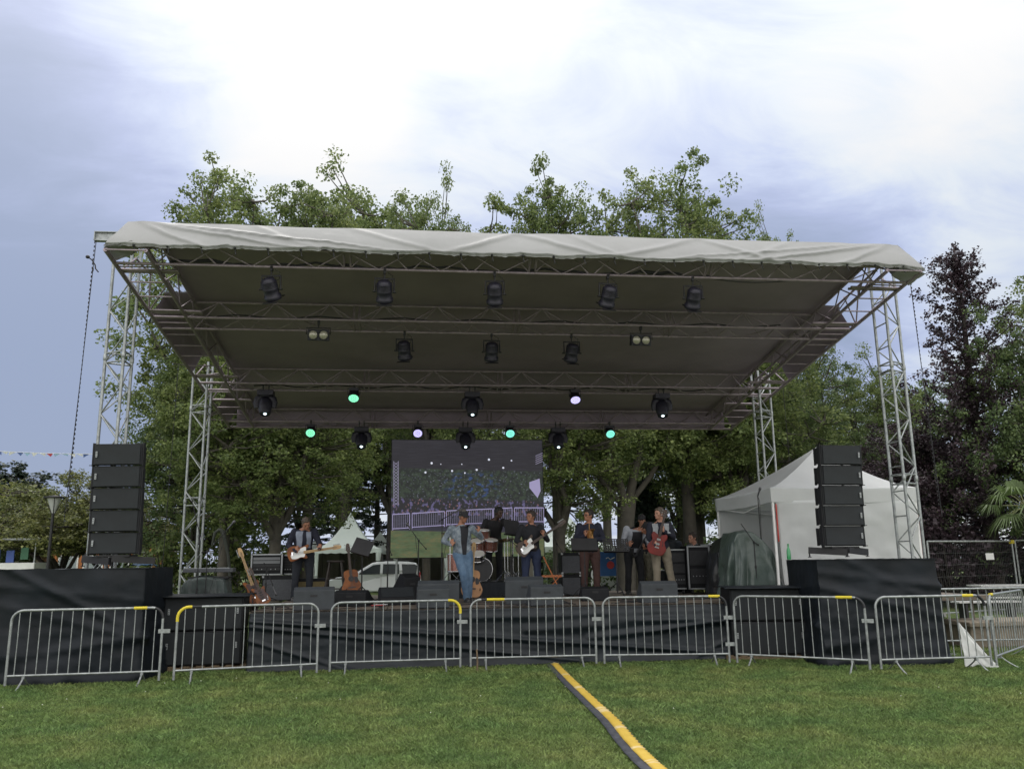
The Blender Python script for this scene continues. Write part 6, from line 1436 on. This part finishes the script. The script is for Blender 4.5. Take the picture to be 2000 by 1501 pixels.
# white folding gazebo on the stage wing
ga = at(1515,1090,2.25); gb = at(1806,1090,2.25); gw = gb.x-ga.x; gd = 3.0
t = thing('gazebo', 'white folding gazebo beside the stage behind the right speaker stack', 'gazebo', ((ga.x+gb.x)/2, 2.25+gd/2, DZ)); h, hd = gw/2, gd/2
ez = at(1515,952,2.25).z-DZ; az = at(1600,872,3.75).z-DZ; bz = at(1515,980,2.25).z-DZ
M_GAZ = mat('gazebo_white', (.66,.68,.68), .6, var=.05, vscale=1.5, bump=.35, bscale=3, trans=.30)
m = MB()
def gr(u, v):
    a = u*4; s = int(a) % 4; f = a-int(a); cs = ((-h,-hd),(h,-hd),(h,hd),(-h,hd),(-h,-hd)); x = cs[s][0]*(1-f)+cs[s+1][0]*f; y = cs[s][1]*(1-f)+cs[s+1][1]*f; k = 1-v
    return Vector((x*k+.28*v**1.5, y*k, ez+(az-ez)*(v**1.35)-.05*math.sin(math.pi*f)*k))
m.grid(gr, 80, 14)
def gv(u, v):
    a = u*4; s = int(a) % 4; f = a-int(a); cs = ((-h,-hd),(h,-hd),(h,hd),(-h,hd),(-h,-hd)); x = cs[s][0]*(1-f)+cs[s+1][0]*f; y = cs[s][1]*(1-f)+cs[s+1][1]*f
    return Vector((x*(1.004-.008*v), y*(1.004-.008*v), ez-(ez-bz)*v-.02*math.sin(math.pi*f)+.008*fbm(x*2, y*2, v)))
m.grid(gv, 120, 4); m.build('canopy', M_GAZ, t)
m = MB()
for e in (-1, 1):
    for g_ in (-1, 1): m.box((e*(h-.04), g_*(hd-.04), ez/2), (.04,.04,ez))
for e in (-1, 1):
    m.tube([(-h+.05, e*(hd-.05), bz+.05), (0, e*(hd-.05), bz-.12), (h-.05, e*(hd-.05), bz+.05)], .012, 6); m.tube([(e*(h-.05), -hd+.05, bz+.05), (e*(h-.05), 0, bz-.12), (e*(h-.05), hd-.05, bz+.05)], .012, 6)
m.build('frame', M_WHITE, t)
m = MB(); m.grid(lambda u, v: Vector((-h+.10+(2*h-.16)*u + .05*(1-v)*(1-u), -hd+.02+.035*fbm(u*3, v*3, 1)+.02*math.sin(u*9+v*3), .01+(bz+.02)*v)), 60, 30); m.build('side_wall', M_GAZ, t, solid=.004)
m = MB(); m.grid(lambda u, v: Vector((-h+.05+(2*h-.1)*u, hd-.03+.02*fbm(u*3, v*3, 5), .01+bz*v)), 40, 12); m.build('side_wall', M_GAZ, t, solid=.004)
m = MB(); m.grid(lambda u, v: Vector((h-.02+.02*fbm(u*3, v*3, 7), -hd+.05+(2*hd-.1)*u, .01+bz*v)), 30, 12); m.build('side_wall', M_GAZ, t, solid=.004)
m = MB(); m.box((-h+.085,-hd+.0,bz*.78),(.02,.02,bz*.4)); m.build('red_edging', M_RED, t); m = MB(); m.box((h+.0,-hd+.02,bz*.48),(.02,.02,bz*.85)); m.build('red_edging', M_RED, t)
# ------------------------------------------------------------ car
Yc = 27.5; xa = tx(688, Yc); k_ = (at(822,1100,Yc).x-at(700,1100,Yc).x)/3.15
t = thing('parked_car', 'white estate car parked on the grass behind the stage, seen from its left side', 'car', (at(822,1100,Yc).x, Yc, 0)); M_CARW = mat('white_car_paint', (.62,.66,.68), .25, coat=.8, spec=.6)
prof = [(0,.45),(.02,.75),(.0,1.0),(-.10,1.35),(-.22,1.56),(-.6,1.63),(-1.6,1.66),(-2.2,1.60),(-2.75,1.28),(-3.05,1.06),(-3.8,.96),(-4.1,.86),(-4.25,.6),(-4.25,.35),(-3.95,.30),(-.3,.30)]
m = MB(); n = len(prof); vs = []
for yy, ins in ((-.86,.0),(-.80,-.02),(.80,-.02),(.86,0)): pass
for yy in (-.87, .87):
    for x, z in prof: tum = .16*max(0, (z-1.0)/.65); vs.append((x, yy*(1-tum), z))
fs = [tuple(range(n)), tuple(range(2*n-1,n-1,-1))]+[(i, n+i, n+(i+1)%n, (i+1)%n) for i in range(n)]; m.add(vs, fs); m.build('body', M_CARW, t, bevel=.05)
def cw(pts, nm, mt, y=-.878):
    m = MB(); q = [(x, y*(1-.16*max(0,(z-1.0)/.65)) , z) for x, z in pts]; m.add(q, [tuple(range(len(q)))]); return m.build(nm, mt, t, solid=.012)
for pts in (((-.22,1.08),(-.16,1.44),(-.28,1.50),(-.88,1.52),(-.84,1.08)),((-.98,1.08),(-1.0,1.52),(-1.72,1.53),(-1.74,1.08)),((-1.86,1.08),(-1.84,1.52),(-2.16,1.49),(-2.78,1.14),(-2.80,1.08))): cw(pts, 'side_window', M_GLASS)
for x in (-1.0,-1.95): m = MB(); m.box((x,-.885,.93),(.18,.02,.03)); m.build('door_handle', M_BADGE, t)
for x in (-.92,-1.80): m = MB(); m.tube([(x,-.872,.4),(x,-.874,1.05)], .006, 4); m.build('door_seam', M_BLACK, t)
m = MB(); m.box((-.05,-.80,.98),(.08,.12,.34)); m.build('tail_light', mat('tail_light', (.35,.02,.03), .25, coat=.5), t, bevel=.02)
m = MB(); m.tube([(-.35,-.68,1.68),(-1.2,-.68,1.72),(-2.1,-.68,1.66)], .02, 6); m.tube([(-.35,.68,1.68),(-1.2,.68,1.72),(-2.1,.68,1.66)], .02, 6); m.build('roof_rail', M_BLACK, t)
for x in (-.75,-3.35):
    for y in (-.80,.80):
        m = MB(); m.lathe([(.24,-.10),(.33,-.09),(.33,.09),(.24,.10)], (x,y,.33), (0,1,0), 24); o = m.build('wheel', M_RUBBER, t); m = MB(); m.lathe([(.22,-.105),(.05,-.115),(.0,-.115)], (x,y,.33), (0,1 if y < 0 else -1,0), 18); m.build('rim', M_BADGE, o)
# ------------------------------------------------------------ blue board, sign, van box
Yb = 22; p0 = at(1169,1077,Yb); p1 = at(1202,1124,Yb); t = thing('display_board', 'blue display board with a red round spot behind the horn player', 'display board', ((p0.x+p1.x)/2, Yb, 0)); w_ = p1.x-p0.x+.5
M_BLUE = mat('blue_board', (.02,.10,.32), .5, var=.2, vscale=2); zc = (p0.z+p1.z)/2; hh = p0.z-p1.z
m = MB(); m.box((0,0,zc),(w_,.06,hh)); m.build('panel', M_BLUE, t); m = MB(); m.lathe([(.16,0),(.15,.01)], (w_*.12,-.035,zc-hh*.05), (0,-1,0), 20); m.build('red_spot', mat('red_spot', (.5,.04,.04), .5), t)
m = MB(); m.tube([(w_*.05+.09*i-.1, -.04, zc+hh*.22+.05*math.sin(i*2.1)) for i in range(5)], .018, 5); m.build('white_lettering', M_WHITE, t)
m = MB()
for e in (-1, 1): m.tube([(e*w_*.45,.03,0),(e*w_*.45,.03,zc+hh/2)], .03, 6)
m.build('post', M_STEEL, t)
p = at(1202,1083,24); t = thing('box_trailer', 'white box trailer with a yellow lettered strip behind the bending player', 'trailer', (p.x, 24, 0)); m = MB(); m.box((0,.8,1.0),(1.6,1.6,1.7)); m.build('body', M_WHITE, t, bevel=.04)
m = MB(); m.box((.0,-.012,1.55),(1.0,.02,.22)); m.build('yellow_strip', mat('yellow_strip', (.16,.12,.03), .6), t); m = MB()
for k in range(5): m.box((-.38+k*.18,-.026,1.55),(.09,.008,.12)); m.box((-.35+k*.18,-.026,1.55+(.03 if k % 2 else -.03)),(.12,.008,.03))
m.build('lettering', mat('pale_letters', (.45,.42,.2), .6), t); m = MB(); m.lathe([(.25,-.1),(.28,-.09),(.28,.09)], (-.5,.1,.28), (0,1,0), 18); m.build('wheel', M_RUBBER, t)
# ------------------------------------------------------------ mesh fences, picnic table, lamp, bunting, building
def heras(label, x0, y0, x1, y1, H=2.0, n=46, clip=False, group='mesh fence panels'):
    L_ = math.hypot(x1-x0, y1-y0); t = thing('mesh_fence', label, 'mesh fence', (x0, y0, 0), math.atan2(y1-y0, x1-x0), group); m = MB()
    for q in (((0,0,0),(0,0,H)),((L_,0,0),(L_,0,H)),((0,0,H),(L_,0,H)),((0,0,.1),(L_,0,.1))): m.tube(q, .024, 8)
    m.build('frame', M_STEEL, t); m = MB()
    for i in range(1, n): m.tube([(L_*i/n,0,.1),(L_*i/n,0,H)], .0018, 4)
    for i in range(1, 6): m.tube([(0,0,.1+(H-.1)*i/6),(L_,0,.1+(H-.1)*i/6)], .0024, 4)
    m.build('wire_mesh', mat('dull_wire', (.10,.105,.105), .6), t); m = MB(); m.box((0,0,.06),(.6,.22,.13)); m.build('foot_block', mat('concrete_foot', (.25,.25,.24), .9), t)
    if clip: m = MB(); m.box((L_,0,H-.02),(.12,.09,.10)); m.build('corner_clip', M_YEL, t)
    return t
a, b = at(1812,1070,8.6), at(1976,1058,10.0); fp = heras('tall mesh fence panel with a yellow corner clip in front of the purple beech', a.x, 8.6, b.x, 10.0, H=1.98, clip=True)
heras('mesh fence panel at the right edge of the picture', b.x+.1, 10.0, b.x+3.4, 11.0)
for i, (x0, x1, Y) in enumerate(((262,338,21),(340,432,20),(434,520,20))): heras(('mesh fence panel behind the left speaker platform','mesh fence panel behind the rear left tower','mesh fence panel behind the covered keyboard')[i], tx(x0,Y), Y, tx(x1,Y), Y+.3, H=2.1)
p = at(1938,1120,9.55); m = MB(); m.box((0,0,0),(.24,.01,.18)); tag(m.build('notice', mat('notice_paper', (.55,.56,.55), .7), loc=(at(1931,1086,9.5).x, 9.45, at(1931,1086,9.5).z)), 'small white notice fixed to the mesh fence beside its yellow clip', 'notice')
pt = at(1945,1145,10.2); t = thing('picnic_table', 'grey slatted picnic table with a bench behind the right barriers', 'picnic table', (pt.x, 9.9, 0), rad(-4)); MSL = mat('weathered_slats', (.46,.47,.46), .55, var=.2, vscale=9)
m = MB(); 
for k in range(5): m.box((0,-.30+k*.15,.75),(1.7,.12,.04))
m.build('table_top', MSL, t)
for e in (-1, 1):
    m = MB(); 
    for k in range(2): m.box((0,e*.72-.07+k*.14,.45),(1.7,.11,.04))
    m.build('bench_seat', MSL, t)
for e in (-1, 1):
    m = MB(); m.tube([(e*.6,-.75,0),(e*.6,-.1,.72)], .03, 6); m.tube([(e*.6,.75,0),(e*.6,.1,.72)], .03, 6); m.tube([(e*.6,-.8,.42),(e*.6,.8,.42)], .03, 6); m.build('leg', M_BLKMET, t)
pt = at(1925,1165,7.5); t = thing('bench', 'low grey slatted bench in front of the picnic table', 'bench', (pt.x, 7.5, 0), rad(-6)); m = MB()
for k in range(4): m.box((0,-.18+k*.12,.45),(1.6,.09,.035))
m.build('seat', MSL, t)
for e in (-1, 1): m = MB(); m.box((e*.6,0,.22),(.06,.36,.43)); m.build('leg', M_BLKMET, t)
Yl = 14; lp = at(95,1090,Yl); lh = at(96,969,Yl).z; t = thing('street_lamp', 'park street lamp with a flared glass head at the far left', 'street lamp', (lp.x, Yl, 0)); m = MB(); m.tube([(0,0,0),(0,0,1.0),(0,0,lh-.5)], [.07,.05,.04], 10); m.build('pole', M_BLKMET, t)
m = MB(); m.lathe([(.03,lh-.52),(.07,lh-.42),(.20,lh-.06)], n=16, sm=True); m.build('lamp_glass', mat('frosted_glass', (.42,.43,.44), .4), t); m = MB(); m.lathe([(.30,lh-.05),(.31,lh-.02),(.05,lh+.03)], n=20)
for k in range(4): a = k*1.57+.4; m.tube([(.05*math.cos(a),.05*math.sin(a),lh-.5),(.26*math.cos(a),.26*math.sin(a),lh-.05)], .012, 5)
m.build('lamp_hood', M_BLKMET, t)
t = thing('bunting', 'string of small white, blue and red pennants hanging across the sky at the far left', 'bunting', tuple(at(0,880,16))); o0 = at(0,880,16); m = MB(); pts = []
for i in range(33): x = -40+i*7.2; v = at(x, 879+7*math.sin(max(0,(x+40))/260*1.9), 16)-o0; pts.append(v)
m.tube(pts, .006, 4); m.build('string', M_WHITE, t); rnd = random.Random(6)
cols = {'w': M_WHITE, 'b': mat('pennant_blue', (.10,.16,.40), .6), 'r': mat('pennant_red', (.5,.05,.07), .6), 'l': mat('pennant_pale_blue', (.35,.55,.75), .6)}
for i, c in zip(range(5, 31, 2), 'bwwblwwrllwwb'):
    p = pts[i]; s = rnd.uniform(-.08,.10); m = MB(); m.add([p+Vector((-.10,0,0)), p+Vector((.10,.02,0)), p+Vector((s*1.6,.05,-.06-.07*rnd.random()))], [(0,1,2)]); m.build('pennant', cols[c], t, solid=.004)
Yo = 32; oa, ob = at(105,1060,Yo), at(305,1060,Yo); top = at(200,1028,Yo).z; t = thing('building', 'low orange-walled building behind the left speaker stack', 'building', ((oa.x+ob.x)/2, Yo+2, 0)); w_ = ob.x-oa.x
m = MB(); m.box((0,0,top/2+.1),(w_,4,top-.2)); m.build('wall', mat('orange_render', (.42,.16,.055), .85, var=.15, vscale=2), t); m = MB(); m.box((0,0,.25),(w_+.04,4.04,.5)); m.build('plinth', mat('grey_plinth', (.25,.24,.23), .9), t)
m = MB(); m.box((0,0,top+.08),(w_+.5,4.6,.16)); m.build('roof', mat('roof_brown', (.10,.07,.055), .8), t)
for x in (-w_*.34,-w_*.10,w_*.16,w_*.38):
    m = MB(); m.box((x,-2.03,1.5),(.95,.08,1.3)); o = m.build('window', M_WHITE, t); m = MB(); m.box((x,-2.08,1.5),(.8,.03,1.15)); m.build('pane', mat('pale_pane', (.28,.33,.34), .2), o)
ka = at(38,1080,20); t = thing('kiosk', 'small white kiosk with blue panels at the left edge behind the platform', 'kiosk', (ka.x, 20, 0)); m = MB(); m.box((0,0,1.0),(1.6,1.2,1.55)); m.build('counter', M_WHITE, t, bevel=.02)
for x, z, c in ((-.55,2.1,(.03,.06,.18)),(-.08,2.0,(.05,.10,.36)),(.40,2.1,(.04,.14,.08))): m = MB(); m.box((x,-.5,z),(.26,.05,.42)); m.build('coloured_panel', mat('kiosk_%.2f' % c[2], c, .5), t)
m = MB()
for e in (-1, 1): m.tube([(e*.75,-.5,0),(e*.75,-.5,2.55)], .03, 6)
m.box((0,0,2.6),(1.9,1.5,.06)); m.build('frame', M_STEEL, t)
Yh = 30; hp_ = at(0,1005,Yh); t = thing('house', 'house with a brown tiled roof slope at the left edge of the picture', 'house', (at(-40,1090,Yh).x, Yh+2, 0)); m = MB(); m.box((0,0,1.3),(3.6,5,2.6)); m.build('wall', mat('grey_render', (.30,.28,.25), .85), t)
m = MB(); m.prism([(-2.1,0),(2.1,0),(0,1.2)], 5.4, TR(0,2.7,2.6) @ Matrix.Rotation(math.pi/2, 4, 'X')); m.build('roof', mat('roof_tiles', (.13,.085,.065), .85, var=.3, vscale=6, bump=.4), t)
m = MB(); m.box((1.0,-2.53,1.5),(.8,.06,1.1)); m.build('window', M_GLASS, t)
def bicycle(label, px, Y, rz):
    t = thing('bicycle', label, 'bicycle', (tx(px, Y), Y, 0), rz, 'bicycles parked by the fence')
    for x in (-.5,.5):
        m = MB(); m.tube([(x+.33*math.cos(a*.2618),0,.34+.33*math.sin(a*.2618)) for a in range(25)], .014, 6); o = m.build('wheel', M_RUBBER, t); m = MB()
        for k in range(12): m.tube([(x,0,.34),(x+.32*math.cos(k*.5236),0,.34+.32*math.sin(k*.5236))], .002, 4)
        m.build('spokes', M_BADGE, o)
    m = MB(); A_, B_, C_, D_ = (-.5,0,.34), (-.08,0,.30), (-.18,0,.80), (.36,0,.82)
    for q in ((A_,B_),(A_,C_),(B_,C_),(C_,D_),(B_,D_),(D_,(.5,0,.34))): m.tube(q, .015, 6)
    m.build('frame', M_BADGE, t); m = MB(); m.ell((-.20,0,.90),(.13,.06,.03)); m.build('saddle', M_BLACK, t); m = MB(); m.tube([(.36,0,.82),(.34,0,.98),(.40,-.25,1.0)], .012, 6); m.tube([(.34,0,.98),(.40,.25,1.0)], .012, 6); m.build('handlebar', M_BADGE, t)
bicycle('bicycle behind the fence left of the grey-green sheet', 340, 19, .3); bicycle('bicycle behind the fence between the bent pipe and the leaning guitar', 468, 18.5, -.4)
